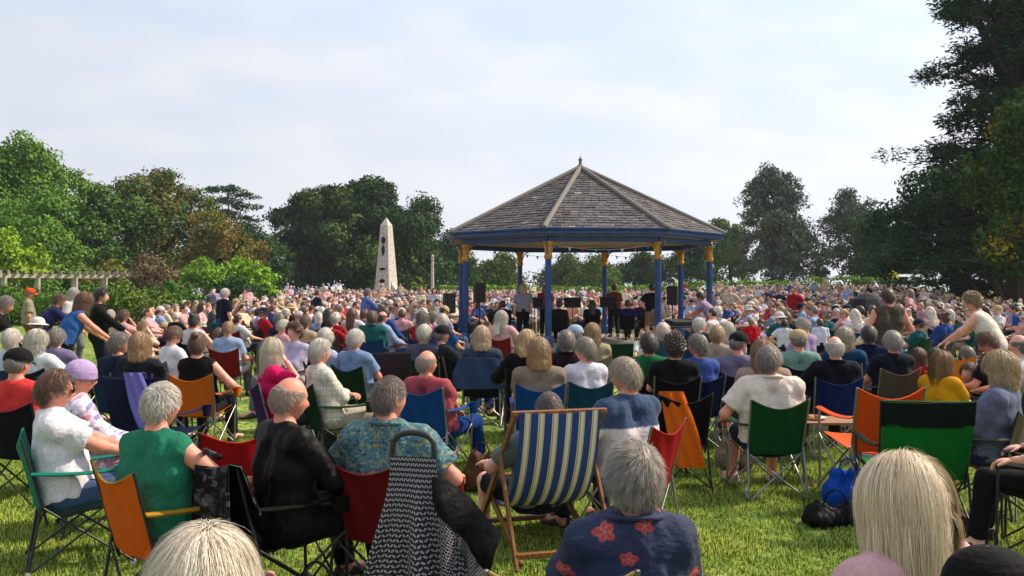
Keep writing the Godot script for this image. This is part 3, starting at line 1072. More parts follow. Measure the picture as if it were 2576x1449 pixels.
# ------------------------------------------------------------------ far vehicles, signs, speakers
func build_far_things() -> void:
	var mb := MB.new()
	var at := on_ground(2290, 82)
	var t := thing("white_van", "white van parked behind the dark hedge under the cedar", "van", at, deg_to_rad(6))
	var white := mat("van_white", Color(0.85, 0.86, 0.88), 0.3)
	var glass := mat("dark_glass", Color(0.06, 0.07, 0.08), 0.1)
	var bl := [Vector3(0, 0, 0)]
	nets(mb, [[Vector3(-1.6, 0.9, 0), Vector3(1.9, 0.85, 0), 0.62, 0.55], [Vector3(-1.6, 1.65, 0), Vector3(0.8, 1.65, 0), 0.62, 0.6], [Vector3(-1.6, 0.9, -0.5), Vector3(1.9, 0.8, -0.5), 0.5, 0.45], [Vector3(-1.6, 0.9, 0.5), Vector3(1.9, 0.8, 0.5), 0.5, 0.45], [Vector3(-1.6, 1.7, 0.4), Vector3(0.7, 1.7, 0.4), 0.5, 0.45], [Vector3(-1.6, 1.7, -0.4), Vector3(0.7, 1.7, -0.4), 0.5, 0.45]], 0.12, 0.2)
	part(t, "body", mb.mesh(), white)
	for w in [[0.1, 0.9], [-1.3, 0.9]]:
		mb = MB.new()
		mb.box(Vector3(w[0], 1.75, 0.86), Vector3(1.0, 0.5, 0.06), Basis.IDENTITY, 0.03)
		part(t, "window", mb.mesh(), glass)
	for s in [[-1.3, 0.85], [1.3, 0.85], [-1.3, -0.85], [1.3, -0.85]]:
		mb = MB.new()
		mb.tube([Vector3(s[0], 0.33, s[1] - 0.1), Vector3(s[0], 0.33, s[1] + 0.1)], [0.33], 18)
		part(t, "wheel", mb.mesh(), mat("tyre", Color(0.06, 0.06, 0.06)))
	# yellow canopy beside the van
	t = thing("yellow_parasol", "small closed yellow parasol standing beside the white van", "parasol", on_ground(2246, 78))
	mb = MB.new()
	mb.tube([Vector3(0, 0, 0), Vector3(0, 2.5, 0)], [0.03], 6)
	part(t, "pole", mb.mesh(), white)
	mb = MB.new()
	mb.lathe([[0.5, 1.75], [0.46, 2.0], [0.3, 2.3], [0.05, 2.5]], 8)
	part(t, "canopy", mb.mesh(), cloth(Color(0.72, 0.68, 0.12)))
	t = thing("cream_sign_board", "low cream board standing before the far hedge, seen through the bandstand", "sign", on_ground(1618, 72))
	mb = MB.new()
	mb.box(Vector3(0, 0.95, 0), Vector3(2.0, 0.5, 0.06), Basis.IDENTITY, 0.01)
	part(t, "board", mb.mesh(), mat("cream", Color(0.74, 0.68, 0.6)))
	for s in [-0.8, 0.8]:
		mb = MB.new()
		mb.box(Vector3(s, 0.4, -0.05), Vector3(0.08, 0.9, 0.04), Basis.IDENTITY, 0.005)
		part(t, "post", mb.mesh(), mats["bark"])
	# speakers on tripod stands
	var black := mat("speaker_black", Color(0.035, 0.035, 0.04), 0.6)
	for e in [[1130, 24.6, 1.0, "black loudspeaker on a tripod outside the bandstand's outermost post"], [1206, 25.6, 1.28, "black loudspeaker on a tripod raised behind the bandstand's outermost post"], [1692, 26.0, 1.2, "black loudspeaker on a tripod beside the man bending at the mixing desk"]]:
		at = on_ground(e[0], e[1])
		t = thing("loudspeaker", e[3], "speaker", at, 0.3 if e[0] < 1500 else -0.3, "loudspeakers on tripods at the bandstand")
		mb = MB.new()
		mb.box(Vector3(0, e[2] + 0.28, 0), Vector3(0.31, 0.56, 0.3), Basis.IDENTITY, 0.025)
		part(t, "cabinet", mb.mesh(), black)
		mb = MB.new()
		mb.box(Vector3(0, e[2] + 0.28, -0.157), Vector3(0.26, 0.5, 0.01), Basis.IDENTITY, 0.004)
		part(t, "grille", mb.mesh(), mat("grille", Color(0.08, 0.08, 0.085), 0.8))
		mb = MB.new()
		mb.tube([Vector3(0, 0.4, 0), Vector3(0, e[2] + 0.02, 0)], [0.018], 6)
		part(t, "pole", mb.mesh(), black)
		for k in 3:
			mb = MB.new()
			var a := TAU * k / 3.0
			mb.tube([Vector3(0, 0.75, 0), Vector3(cos(a) * 0.5, 0.01, sin(a) * 0.5)], [0.013], 5)
			part(t, "leg", mb.mesh(), black)

# ------------------------------------------------------------------ people: skeleton, body, head, hair
func ik(a: Vector3, b: Vector3, l1: float, l2: float, pole: Vector3) -> Array:
	var d := b - a
	var L := clampf(d.length(), 0.08, (l1 + l2) * 0.995)
	var dir := d.normalized()
	var e := a + dir * L
	var x := (l1 * l1 - l2 * l2 + L * L) / (2.0 * L)
	var y := sqrt(maxf(l1 * l1 - x * x, 0.0))
	var pl := (pole - dir * pole.dot(dir)).normalized()
	return [a + dir * x + pl * y, e]
# s: kind, lean, nod, turn (of the head), w (half shoulder width), fat, seat, arms [left, right], knees, tilt (sideways)
func skel(s: Dictionary) -> Dictionary:
	var kind: String = s.get("kind", "sit")
	var lean: float = s.get("lean", 0.22)
	var w: float = s.get("w", 0.18)
	var seat: float = s.get("seat", 0.37)
	var P := Vector3(0, seat + 0.1, 0.1)
	if kind == "stand": P = Vector3(0, 0.93, 0)
	if kind == "ground": P = Vector3(0, 0.115, 0.12)
	var tilt: float = s.get("tilt", 0.0)
	var up := Vector3(sin(tilt), cos(lean) * cos(tilt), sin(lean)).normalized()
	var fw := Vector3.RIGHT.cross(up) * -1.0
	if fw.z > 0: fw = -fw
	var j := {}
	j.P = P; j.up = up
	j.C = P + up * 0.27 - Vector3(0, 0, 0.0)
	j.N = P + up * 0.485
	j.head = j.N + (up * 0.4 + Vector3.UP * 0.6).normalized() * 0.15 + Vector3(0, 0, -0.03)
	j.hb = Basis(Vector3.UP, s.get("turn", 0.0)) * Basis(Vector3.RIGHT, -s.get("nod", 0.08)) * Basis(Vector3.BACK, s.get("roll", 0.0))
	for i in 2:
		var sx := -1.0 if i == 0 else 1.0
		var S: Vector3 = P + up * 0.425 + Vector3.RIGHT * sx * w
		var hip: Vector3 = P + Vector3(sx * 0.088, -0.02, -0.01)
		var kn: Vector3
		var an: Vector3
		var spread: float = s.get("knees", 0.07)
		if kind == "sit":
			kn = hip + Vector3(sx * spread, 0.03, -0.42)
			an = Vector3(kn.x + sx * 0.01, 0.085, kn.z + s.get("shin", -0.06))
		elif kind == "ground":
			if s.get("flat", false):
				kn = hip + Vector3(sx * 0.05, 0.06, -0.42)
				an = kn + Vector3(sx * 0.03, -0.07, -0.4)
			else:
				kn = hip + Vector3(sx * 0.06, 0.34, -0.25)
				an = Vector3(kn.x + sx * 0.02, 0.085, kn.z - 0.2)
		else:
			var st: float = s.get("stride", 0.03) * sx
			an = Vector3(sx * 0.11, 0.085, st + s.get("foot", 0.0))
			var k2 := ik(hip, an, 0.43, 0.42, Vector3(0, 0, -1))
			kn = k2[0]
		j["hip%d" % i] = hip
		j["knee%d" % i] = kn
		j["ank%d" % i] = an
		j["toe%d" % i] = an + Vector3(sx * 0.035, -0.045, -0.16)
		if kind == "ground" and s.get("flat", false): j["toe%d" % i] = an + Vector3(sx * 0.04, 0.12, -0.06)
		j["sh%d" % i] = S
		var key = (s.get("arms", ["lap", "lap"]) as Array)[i]
		var tg: Vector3
		var pole := Vector3(sx * 0.7, -0.5, 0.6)
		if key is Vector3: tg = key
		elif key == "lap": tg = Vector3(sx * 0.10, seat + 0.24, -0.20)
		elif key == "rest": tg = Vector3(sx * 0.29, seat + 0.27, -0.17)
		elif key == "cross":
			tg = P + up * 0.22 + Vector3(-sx * 0.07, 0, -0.22)
			pole = Vector3(sx, -0.7, 0)
		elif key == "knee": tg = kn + Vector3(0, 0.09, 0.04)
		elif key == "face":
			tg = j.head + Vector3(sx * 0.06, -0.10, -0.13)
			pole = Vector3(sx * 0.5, -1, -0.2)
		elif key == "hip":
			tg = P + Vector3(sx * 0.18, 0.06, 0.02)
			pole = Vector3(sx, 0, 0.3)
		elif key == "back": tg = Vector3(sx * 0.24, 0.04, 0.4)
		elif key == "reach": tg = S + Vector3(sx * 0.03, -0.36, -0.42)
		else: tg = S + Vector3(sx * 0.06, -0.52, -0.05)
		var e := ik(S, tg, 0.275, 0.25, pole)
		j["el%d" % i] = e[0]
		j["wr%d" % i] = e[1]
	return j
func bones_body(j: Dictionary, f: float, w: float) -> Array:
	var up: Vector3 = j.up
	var X := Vector3.RIGHT
	var b := []
	b.append([j.P - X * 0.075 * f, j.P + X * 0.075 * f, 0.112 * f, 0.112 * f])
	b.append([j.P + up * 0.05 + Vector3(0, 0, -0.03 * f), j.P + up * 0.2 + Vector3(0, 0, -0.02 * f), 0.12 * f, 0.115 * f])
	for sx in [-1.0, 1.0]:
		b.append([j.P + up * 0.03 + X * sx * 0.06 * f, j.C + X * sx * (w - 0.10), 0.105 * f, 0.108])
		b.append([j.C + X * sx * (w - 0.10), j.P + up * 0.39 + X * sx * (w - 0.09), 0.108, 0.085])
		b.append([j.N - up * 0.005, j.P + up * 0.425 + X * sx * (w - 0.02), 0.05, 0.052])
	b.append([j.N - up * 0.05, j.head + (j.hb as Basis) * Vector3(0, -0.03, 0.025), 0.058, 0.05])
	for i in 2:
		b.append([j["hip%d" % i], j["knee%d" % i], 0.088 * sqrt(f), 0.057])
		b.append([j["knee%d" % i], j["ank%d" % i], 0.056, 0.038])
		b.append([j["ank%d" % i] + Vector3(0, -0.03, 0.02), j["toe%d" % i], 0.042, 0.032])
		b.append([j["sh%d" % i], j["el%d" % i], 0.052, 0.041])
		b.append([j["el%d" % i], j["wr%d" % i], 0.041, 0.027])
	return b
func bones_top(j: Dictionary, f: float, w: float, sleeve: String, loose: float) -> Array:
	var up: Vector3 = j.up
	var X := Vector3.RIGHT
	var b := []
	var hem: Vector3 = j.P - up * 0.02
	for sx in [-1.0, 1.0]:
		b.append([j.P + up * 0.12 + X * sx * 0.07 * f, hem + X * sx * 0.075 * f, 0.108 * f + loose, 0.118 * f + loose, 1])
		b.append([j.P + up * 0.12 + X * sx * 0.07 * f, j.C + X * sx * (w - 0.10), 0.108 * f + loose, 0.11 + loose])
		b.append([j.C + X * sx * (w - 0.10), j.P + up * 0.39 + X * sx * (w - 0.09), 0.11 + loose, 0.088 + loose])
		b.append([j.N - up * 0.02, j.P + up * 0.425 + X * sx * (w - 0.02), 0.05 + loose, 0.052 + loose])
	b.append([j.P + up * 0.05 + Vector3(0, 0, -0.03 * f), j.P + up * 0.2 + Vector3(0, 0, -0.02 * f), 0.12 * f + loose, 0.115 * f + loose])
	if sleeve != "none": b.append([j.N - up * 0.03, j.N + up * 0.03, 0.07 + loose * 0.5, 0.058 + loose * 0.5, 1])
	for i in 2:
		if sleeve == "short":
			var sh: Vector3 = j["sh%d" % i]
			b.append([sh, sh.lerp(j["el%d" % i], 0.72), 0.056 + loose, 0.054 + loose * 1.3, 1])
		elif sleeve == "long":
			b.append([j["sh%d" % i], j["el%d" % i], 0.055 + loose, 0.045 + loose])
			b.append([j["el%d" % i], (j["el%d" % i] as Vector3).lerp(j["wr%d" % i], 0.97), 0.045 + loose, 0.031 + loose, 1])
	return b
func bones_legs(j: Dictionary, f: float, length: String, loose: float) -> Array:
	var b := []
	b.append([j.P - Vector3.RIGHT * 0.078 * f, j.P + Vector3.RIGHT * 0.078 * f, 0.114 * f + loose, 0.114 * f + loose])
	b.append([j.P, j.P + (j.up as Vector3) * 0.07, 0.12 * f + loose, 0.118 * f + loose, 1])
	for i in 2:
		var hip: Vector3 = j["hip%d" % i]
		var kn: Vector3 = j["knee%d" % i]
		var an: Vector3 = j["ank%d" % i]
		if length == "shorts":
			b.append([hip, hip.lerp(kn, 0.92), 0.09 * sqrt(f) + loose, 0.068 + loose, 1])
		else:
			b.append([hip, kn, 0.09 * sqrt(f) + loose, 0.06 + loose])
			b.append([kn, kn.lerp(an, 0.96), 0.06 + loose, 0.046 + loose * 1.3, 1])
	return b
func head_at(d: Vector3) -> Vector3:
	var lowr := smoothstep(0.0, 1.0, -d.y)
	var q := Vector3(d.x * 0.077, d.y * 0.118, d.z * 0.099)
	q.x *= 1.0 - 0.30 * lowr
	if d.z > 0.0: q.z *= 1.0 - 0.42 * lowr
	else:
		q.z *= 0.94
		var ax := absf(d.x)
		var nose := exp(-(pow(d.x / 0.13, 2.0) + pow((d.y + 0.13) / 0.2, 2.0)))
		q.z -= 0.024 * nose
		q.z += 0.008 * exp(-(pow((ax - 0.36) / 0.17, 2.0) + pow((d.y - 0.12) / 0.12, 2.0)))
		q.z -= 0.004 * exp(-pow((d.y - 0.3) / 0.1, 2.0))
		q.z -= 0.006 * exp(-(pow(d.x / 0.3, 2.0) + pow((d.y + 0.5) / 0.09, 2.0)))
		q.z -= 0.009 * exp(-(pow(d.x / 0.35, 2.0) + pow((d.y + 0.85) / 0.16, 2.0)))
		q.x += signf(d.x) * 0.004 * exp(-(pow((ax - 0.7) / 0.2, 2.0) + pow((d.y + 0.15) / 0.25, 2.0)))
	return q
func sphere_grid(mb: MB, xf: Transform3D, nu: int, nv: int, shape: Callable, tint: Callable) -> void:
	var pts := []
	for j in nv + 1:
		var th := PI * j / nv
		for i in nu:
			var ph := TAU * i / nu
			pts.append(shape.call(Vector3(sin(th) * sin(ph), cos(th), -sin(th) * cos(ph))))
	var base := mb.v.size()
	for j in nv + 1:
		for i in nu:
			var du: Vector3 = pts[j * nu + (i + 1) % nu] - pts[j * nu + (i + nu - 1) % nu]
			var dv: Vector3 = pts[mini(j + 1, nv) * nu + i] - pts[maxi(j - 1, 0) * nu + i]
			var nn := dv.cross(du).normalized()
			var th := PI * j / nv
			var ph := TAU * i / nu
			var d := Vector3(sin(th) * sin(ph), cos(th), -sin(th) * cos(ph))
			if nn.dot(d) < 0: nn = -nn
			if j == 0 or j == nv: nn = d
			mb.col = tint.call(d)
			mb.p(xf * (pts[j * nu + i] as Vector3), (xf.basis * nn).normalized())
	for j in nv:
		for i in nu:
			mb.quad(base + j * nu + i, base + j * nu + (i + 1) % nu, base + (j + 1) * nu + (i + 1) % nu, base + (j + 1) * nu + i)
	mb.col = Color.WHITE
func add_head(mb: MB, xf: Transform3D, fine: bool) -> void:
	var nu := 40 if fine else 22
	var tint := func(d: Vector3) -> Color:
		if d.z > -0.2: return Color.WHITE
		var lip := exp(-(pow(d.x / 0.24, 4.0) + pow((d.y + 0.5) / 0.07, 4.0)))
		var eye := exp(-(pow((absf(d.x) - 0.36) / 0.1, 4.0) + pow((d.y - 0.1) / 0.045, 4.0)))
		var brow := exp(-(pow((absf(d.x) - 0.38) / 0.17, 4.0) + pow((d.y - 0.27) / 0.035, 4.0)))
		return Color.WHITE.lerp(Color(0.85, 0.5, 0.5), lip * 0.8).lerp(Color(0.12, 0.1, 0.1), eye * 0.9).lerp(Color(0.4, 0.35, 0.3), brow * 0.7)
	sphere_grid(mb, xf, nu, int(nu * 0.75), func(d): return head_at(d), tint)
	for sx in [-1.0, 1.0]:
		mb.blob(xf * Transform3D(Basis(Vector3.UP, sx * 0.35) * Basis.from_scale(Vector3(0.011, 0.033, 0.021)), Vector3(sx * 0.079, -0.006, 0.014)), 8, 6)
func add_hand(mb: MB, el: Vector3, wr: Vector3, side: float, curl: float) -> void:
	var d := (wr - el).normalized()
	var palm_n := Vector3(0, -1, 0)
	if absf(d.dot(palm_n)) > 0.85: palm_n = Vector3(-side, 0, 0)
	var acr := d.cross(palm_n).normalized()
	palm_n = acr.cross(d).normalized()
	if palm_n.y > 0.2: palm_n = -palm_n
	var c := wr + d * 0.05
	mb.blob(Transform3D(Basis(acr * 0.042, palm_n * 0.017, d * 0.056), c), 10, 7)
	for f in 4:
		var o := (f - 1.5) * 0.0195
		var l: float = [0.062, 0.072, 0.068, 0.052][f]
		var p0 := wr + d * 0.085 + acr * o
		var a1 := curl * 0.8
		var p1 := p0 + (d * cos(a1) + palm_n * sin(a1)) * l * 0.5
		var a2 := curl * 1.9
		var p2 := p1 + (d * cos(a2) + palm_n * sin(a2)) * l * 0.32
		var a3 := curl * 2.6
		var p3 := p2 + (d * cos(a3) + palm_n * sin(a3)) * l * 0.25
		mb.tube([p0 - d * 0.02, p0, p1, p2, p3], [0.0095, 0.0095, 0.0088, 0.0082, 0.006], 6)
	# thumb leaves the side of the palm near its base
	var ts := -side
	if acr.x * ts < 0: ts = -1.0 if acr.x > 0 else 1.0
	else: ts = 1.0 if acr.x * (-side) > 0 else -1.0
	var q0 := wr + d * 0.03 + acr * ts * 0.028
	var q1 := q0 + (d * 0.6 + acr * ts * 0.7 + palm_n * 0.25).normalized() * 0.035
	var q2 := q1 + (d * 0.9 + acr * ts * 0.25 + palm_n * 0.3).normalized() * 0.03
	mb.tube([q0 - acr * ts * 0.012, q0, q1, q2], [0.013, 0.012, 0.0105, 0.007], 6)
func shoe(j: Dictionary, i: int) -> ArrayMesh:
	var mb := MB.new()
	var an: Vector3 = j["ank%d" % i]
	var toe: Vector3 = j["toe%d" % i]
	var d := toe - an
	d.y = 0
	if d.length() < 0.09:
		mb.tube([an + Vector3(0, -0.05, 0), an + Vector3(0, 0.02, 0), toe, toe + Vector3(0, 0.05, 0)], [0.04, 0.05, 0.048, 0.03], 8)
		return mb.mesh()
	d = d.normalized()
	var x := d.cross(Vector3.UP)
	var rows := []
	for k in 9:
		var s := k / 8.0
		var c := an + d * lerpf(-0.065, 0.205, s)
		var wdt := 0.036 + 0.014 * sin(PI * minf(s * 1.1, 1.0)) - 0.02 * pow(s, 8.0) - 0.012 * pow(1.0 - s, 6.0)
		var hg := lerpf(0.085, 0.04, smoothstep(0.25, 0.8, s)) - 0.012 * pow(s, 6.0)
		var row := []
		for a in 10:
			var t := TAU * a / 10.0
			var nn := x * cos(t) + Vector3.UP * sin(t)
			row.append(mb.p(Vector3(c.x, 0.006 + hg * 0.5, c.z) + x * cos(t) * wdt + Vector3.UP * signf(sin(t)) * pow(absf(sin(t)), 0.6) * hg * 0.5, nn))
		rows.append(row)
	for k in 8:
		for a in 10:
			mb.quad(rows[k][a], rows[k][(a + 1) % 10], rows[k + 1][(a + 1) % 10], rows[k + 1][a])
	for e in [0, 8]:
		for a in range(1, 9): mb.tri(rows[e][0], rows[e][a], rows[e][a + 1])
	return mb.mesh()
# meshes of one body: {body, top, legs, shoes, head}
func figure(s: Dictionary, cell: float, fine := false) -> Dictionary:
	var j := skel(s)
	var f: float = s.get("fat", 1.0)
	var w: float = s.get("w", 0.18)
	var out := {"spec": s}
	var hx := Transform3D(j.hb, j.head)
	out.head = hx
	var mb := MB.new()
	nets(mb, bones_body(j, f, w), maxf(cell, 0.017), 0.035)
	add_head(mb, hx, fine)
	for i in 2: add_hand(mb, j["el%d" % i], j["wr%d" % i], -1.0 if i == 0 else 1.0, s.get("curl", 0.5))
	out.body = mb.mesh()
	var sd := Vector3(s.get("seed", 1.0), 0, 0)
	mb = MB.new()
	nets(mb, bones_top(j, f, w, s.get("sleeve", "short"), s.get("loose", 0.016)), cell, 0.035, s.get("fold", 0.009), s.get("ff", 9.0), sd)
	if s.has("bands"):
		var bd: Array = s.bands
		for i in mb.v.size():
			var y := (mb.v[i] - (j.P as Vector3)).dot(j.up)
			mb.c[i] = bd[0] if y > bd[2] else bd[1]
	if s.get("collar", false):
		var ring := []
		for i in 15:
			var a := lerpf(0.45, TAU - 0.45, i / 14.0)     # open at the throat
			ring.append((j.N as Vector3) + (j.up as Vector3) * (0.022 + 0.012 * -cos(a)) + Vector3(sin(a) * 0.083, 0, -cos(a) * 0.078))
		mb.tube(ring, [0.026], 8, 0.42)
	if s.has("print"):
		for i in mb.v.size():
			var q := mb.v[i] - (j.P as Vector3)
			mb.uv[i] = Vector2(atan2(q.x, q.z + 0.02) * 0.17, -q.dot(j.up)) * float(s.print)
	out.top = mb.mesh()
	mb = MB.new()
	nets(mb, bones_legs(j, f, s.get("length", "long"), 0.012), maxf(cell, 0.016), 0.03, 0.007, 10.0, sd)
	out.legs = mb.mesh()
	out.shoes = [shoe(j, 0), shoe(j, 1)]
	return out
# ------------------------------------------------------------------ hair
func hairline(d: Vector3, style: String) -> float:
	var az := absf(atan2(d.x, -d.z))
	var back := smoothstep(1.5, 2.3, az)
	var side := smoothstep(0.7, 1.35, az)
	match style:
		"bob", "wavy": return lerpf(lerpf(0.66, -0.55, smoothstep(0.75, 1.2, az)), -0.98, back)
		"long": return lerpf(lerpf(0.66, -0.5, smoothstep(0.8, 1.25, az)), -1.1, back)
		"ring": return lerpf(lerpf(1.2, 0.08, side), -0.5, back)
		"receding": return lerpf(lerpf(0.86, 0.06, side), -0.52, back)
		_: return lerpf(lerpf(0.64, 0.06, side), -0.54, back)
var hair_cache := {}
func hair_mesh(style: String, fine := false, sd := 0) -> ArrayMesh:
	var key := "%s%s%d" % [style, fine, sd]
	if hair_cache.has(key): return hair_cache[key]
	var nu := 84 if fine else 30
	var mb := MB.new()
	var thick: float = {"short": 0.017, "buzz": 0.002, "bob": 0.030, "wavy": 0.034, "long": 0.022, "ring": 0.004, "receding": 0.008, "curly": 0.036, "crop": 0.012}.get(style, 0.016)
	if fine and style in ["wavy", "long"]: thick *= 0.5
	if style == "crop": thick = 0.006
	var rough: float = {"buzz": 0.15, "long": 0.25, "curly": 1.3, "wavy": 0.8, "bob": 0.5}.get(style, 0.55)
	var off := sd * 3.7
	var shape := func(d: Vector3) -> Vector3:
		var hl := hairline(d, style)
		var az := atan2(d.x, -d.z)
		var edge := 0.10 * noise.get_noise_2d(az * 6.0 + off, 7.0)
		var m := smoothstep(hl - 0.07 + edge, hl + 0.10 + edge, d.y)
		if style == "ring": m *= 1.0 - smoothstep(0.32, 0.58, d.y - 0.2 * smoothstep(1.8, 3.0, absf(az)))
		var st := noise.get_noise_3d(az * 5.0 + off, d.y * 2.2, 1.0) * 0.6 + noise.get_noise_3d(az * 15.0 + off, d.y * 3.0, 5.0) * 0.4
		if style == "curly": st = noise.get_noise_3d(d.x * 6.0, d.y * 6.0, d.z * 6.0 + off)
		var t := thick * (1.0 + rough * st * 0.8)
		var q := head_at(d)
		if style in ["bob", "wavy", "long"]:
			# the locks hang straight from the widest line instead of following the jaw
			var lowr := smoothstep(0.1, -0.5, d.y)
			var flat := Vector2(d.x, d.z).normalized()
			var wide := Vector3(flat.x * 0.082, q.y, flat.y * 0.098)
			q = q.lerp(wide, lowr * m)
			if d.y < -0.1: q.y = lerpf(q.y, q.y * 1.18 - 0.01, lowr * m)
			t *= 1.0 + 0.25 * smoothstep(0.3, -0.5, d.y)
		return q + d * lerpf(-0.014, t, m)
	var tint := func(d: Vector3) -> Color:
		var az := atan2(d.x, -d.z)
		var st := noise.get_noise_3d(az * 16.0 + off, d.y * 1.5, 9.0) * 0.6 + noise.get_noise_3d(az * 5.0 + off, d.y * 1.2, 3.0) * 0.5
		var g := clampf(0.86 + 0.4 * st, 0.5, 1.25)
		return Color(g, g, g)
	sphere_grid(mb, Transform3D.IDENTITY, nu, int(nu * 0.7), shape, tint)
	if style == "long" and not fine:
		nets(mb, [[Vector3(-0.045, 0.0, 0.045), Vector3(-0.06, -0.27, 0.085), 0.06, 0.04], [Vector3(0.045, 0.0, 0.045), Vector3(0.06, -0.27, 0.085), 0.06, 0.04], [Vector3(0, 0, 0.05), Vector3(0, -0.3, 0.09), 0.06, 0.045]], 0.014, 0.03, 0.012, 22.0)
	if style == "bun":
		mb.blob(Transform3D(Basis.from_scale(Vector3(0.045, 0.04, 0.045)), Vector3(0, 0.1, 0.085)), 12, 8)
	hair_cache[key] = mb.mesh()
	return hair_cache[key]
# separate locks for the heads close to the camera: thin ribbons that follow the scalp and then fall
func strands(style: String, n: int, sd: int, ca: Color, cb: Color, w0 := 0.0004, w1 := 0.0008) -> ArrayMesh:
	var r := RandomNumberGenerator.new()
	r.seed = sd
	var mb := MB.new()
	var steps := 12
	var stub := style.begins_with("stub")
	var reach := 0.0
	if stub:
		reach = 0.028 if style == "stub_crop" else 0.012
		style = style.substr(5)
	for i in n:
		var d := rdir(r)
		var tries := 0
		while (d.y < hairline(d, style) + 0.02 or (style in ["wavy", "long"] and d.y < -0.2) or (style == "ring" and d.y > 0.42)) and tries < 30:
			d = rdir(r)
			tries += 1
		if tries >= 30: continue
		var lift := r.randf_range(0.004, 0.036 if style == "wavy" else (0.013 if style == "short" else 0.026))
		var q := head_at(d)
		var len: float
		var flow: Vector3
		var pts := []
		var wave := r.randf() * TAU
		if r.randf() < 0.03: lift += r.randf_range(0.004, 0.014)
		var tone := clampf(0.5 + 0.9 * noise.get_noise_3d(d.x * 7.0 + sd, d.y * 3.0, d.z * 7.0) + r.randf_range(-0.25, 0.25), 0.0, 1.0)
		if style == "short" or stub:
			len = r.randf_range(0.028, 0.05) if not stub else reach * r.randf_range(0.6, 1.1)
			if stub: lift *= 0.25
			var whorl := Vector3(0.02, 0.09, 0.07)
			flow = (q - whorl).normalized()
			flow = (flow - d * flow.dot(d) + d * r.randf_range(-0.05, 0.12) + rdir(r) * 0.2).normalized()
			for k in 5:
				var s := k / 4.0
				pts.append(q + d * 0.006 + flow * len * s + d * (lift * sin(PI * 0.62 * s) + 0.006 * s) + Vector3(0, -0.012 * s * s, 0))
		else:
			len = r.randf_range(0.17, 0.26) if style == "wavy" else r.randf_range(0.30, 0.40)
			if w1 > 0.002: len *= 0.72
			var part_x := 0.02
			var pos := q + d * lift
			flow = Vector3(signf(d.x - part_x * 4.0) * 0.8, 0.0, 0.35)
			if style == "wavy":
				flow = (q - Vector3(0.015, 0.11, 0.02))
				flow = (flow.normalized() + rdir(r) * 0.3).normalized()
			for k in steps:
				pts.append(pos)
				var e := Vector3(pos.x / 0.082, pos.y / 0.122, pos.z / 0.104)
				var nn := e.normalized()
				var dn := Vector3(0, -1, 0)
				flow = (flow * 0.55 + dn * 0.6 + rdir(r) * 0.09)
				if pos.y > -0.01:
					flow = flow - nn * minf(flow.dot(nn), 0.0) - nn * maxf(flow.dot(nn), 0.0) * 0.7
				else:
					var out := Vector3(pos.x, 0, pos.z)
					flow += out.normalized() * (0.25 if pos.y > -0.14 else (-0.35 if style == "wavy" else 0.12)) * (1.0 if out.length() < 0.115 else -0.3)
				flow = flow.normalized()
				var wv := Vector3(cos(wave), 0, sin(wave)) * sin(k * 1.1 + wave) * (0.0055 if style == "wavy" else 0.0016)
				pos += flow * len / steps + wv
				if pos.y > -0.1 and e.length() < 1.0: pos = nn * Vector3(0.084, 0.124, 0.106) + nn * lift * 0.5
		var wd := r.randf_range(w0, w1)
		var col := ca.lerp(cb, tone) * r.randf_range(0.82, 1.12)
		var prev := -1
		for k in pts.size():
			var a: Vector3 = pts[k]
			var dir: Vector3 = (pts[mini(k + 1, pts.size() - 1)] - pts[maxi(k - 1, 0)]).normalized()
			var nn := Vector3(a.x / 0.006, (a.y if a.y > 0 else 0.0) / 0.014, a.z / 0.0096).normalized()
			var side := dir.cross(nn).normalized()
			nn = side.cross(dir).normalized()
			var ww := wd * (1.0 - 0.75 * float(k) / pts.size())
			mb.col = col
			var i0 := mb.p(a - side * ww, (nn - side * 0.5).normalized())
			mb.p(a + side * ww, (nn + side * 0.5).normalized())
			if prev >= 0: mb.quad(prev, prev + 1, i0 + 1, i0)
			prev = i0
	return mb.mesh()
func shared_locks(st: String, sd: int) -> ArrayMesh:
	var key := "locks%s%d" % [st, sd]
	if not hair_cache.has(key):
		hair_cache[key] = strands("short" if st == "curl" else st, 3000 if st.begins_with("stub") else 1700, 70 + sd, Color(0.62, 0.62, 0.62), Color(1.12, 1.12, 1.12), 0.0011, 0.0024)
	return hair_cache[key]
func hat_mesh(kind: String) -> ArrayMesh:
	if hair_cache.has("hat" + kind): return hair_cache["hat" + kind]
	var mb := MB.new()
	var prof := []
	for i in 9:
		var a := PI * 0.5 * i / 8.0
		prof.append([0.108 * cos(a) + 0.002, 0.03 + 0.108 * pow(sin(a), 0.85)])
	if kind == "sun":
		mb.lathe([[0.165, 0.0], [0.168, 0.008], [0.108, 0.034]] + prof, 24)
		mb.lathe([[0.108, 0.028], [0.165, 0.0]], 24)
	else:
		for i in prof.size() - 1: pass
		mb.lathe(prof, 24)
		if kind == "cap":
			mb.sheet(func(u, v): return Vector3((u - 0.5) * 0.16 * (1.0 - 0.25 * v * v), 0.034 - 0.03 * pow((u - 0.5) * 2.0, 2.0) - v * 0.012, -0.085 - v * 0.085 * sqrt(maxf(0.0, 1.0 - pow((u - 0.5) * 1.7, 2.0)))), 8, 5, 0.005)
		else:
			mb.lathe([[0.106, 0.0], [0.114, 0.012], [0.112, 0.035]], 24)
	var mesh := mb.mesh()
	hair_cache["hat" + kind] = mesh
	return mesh
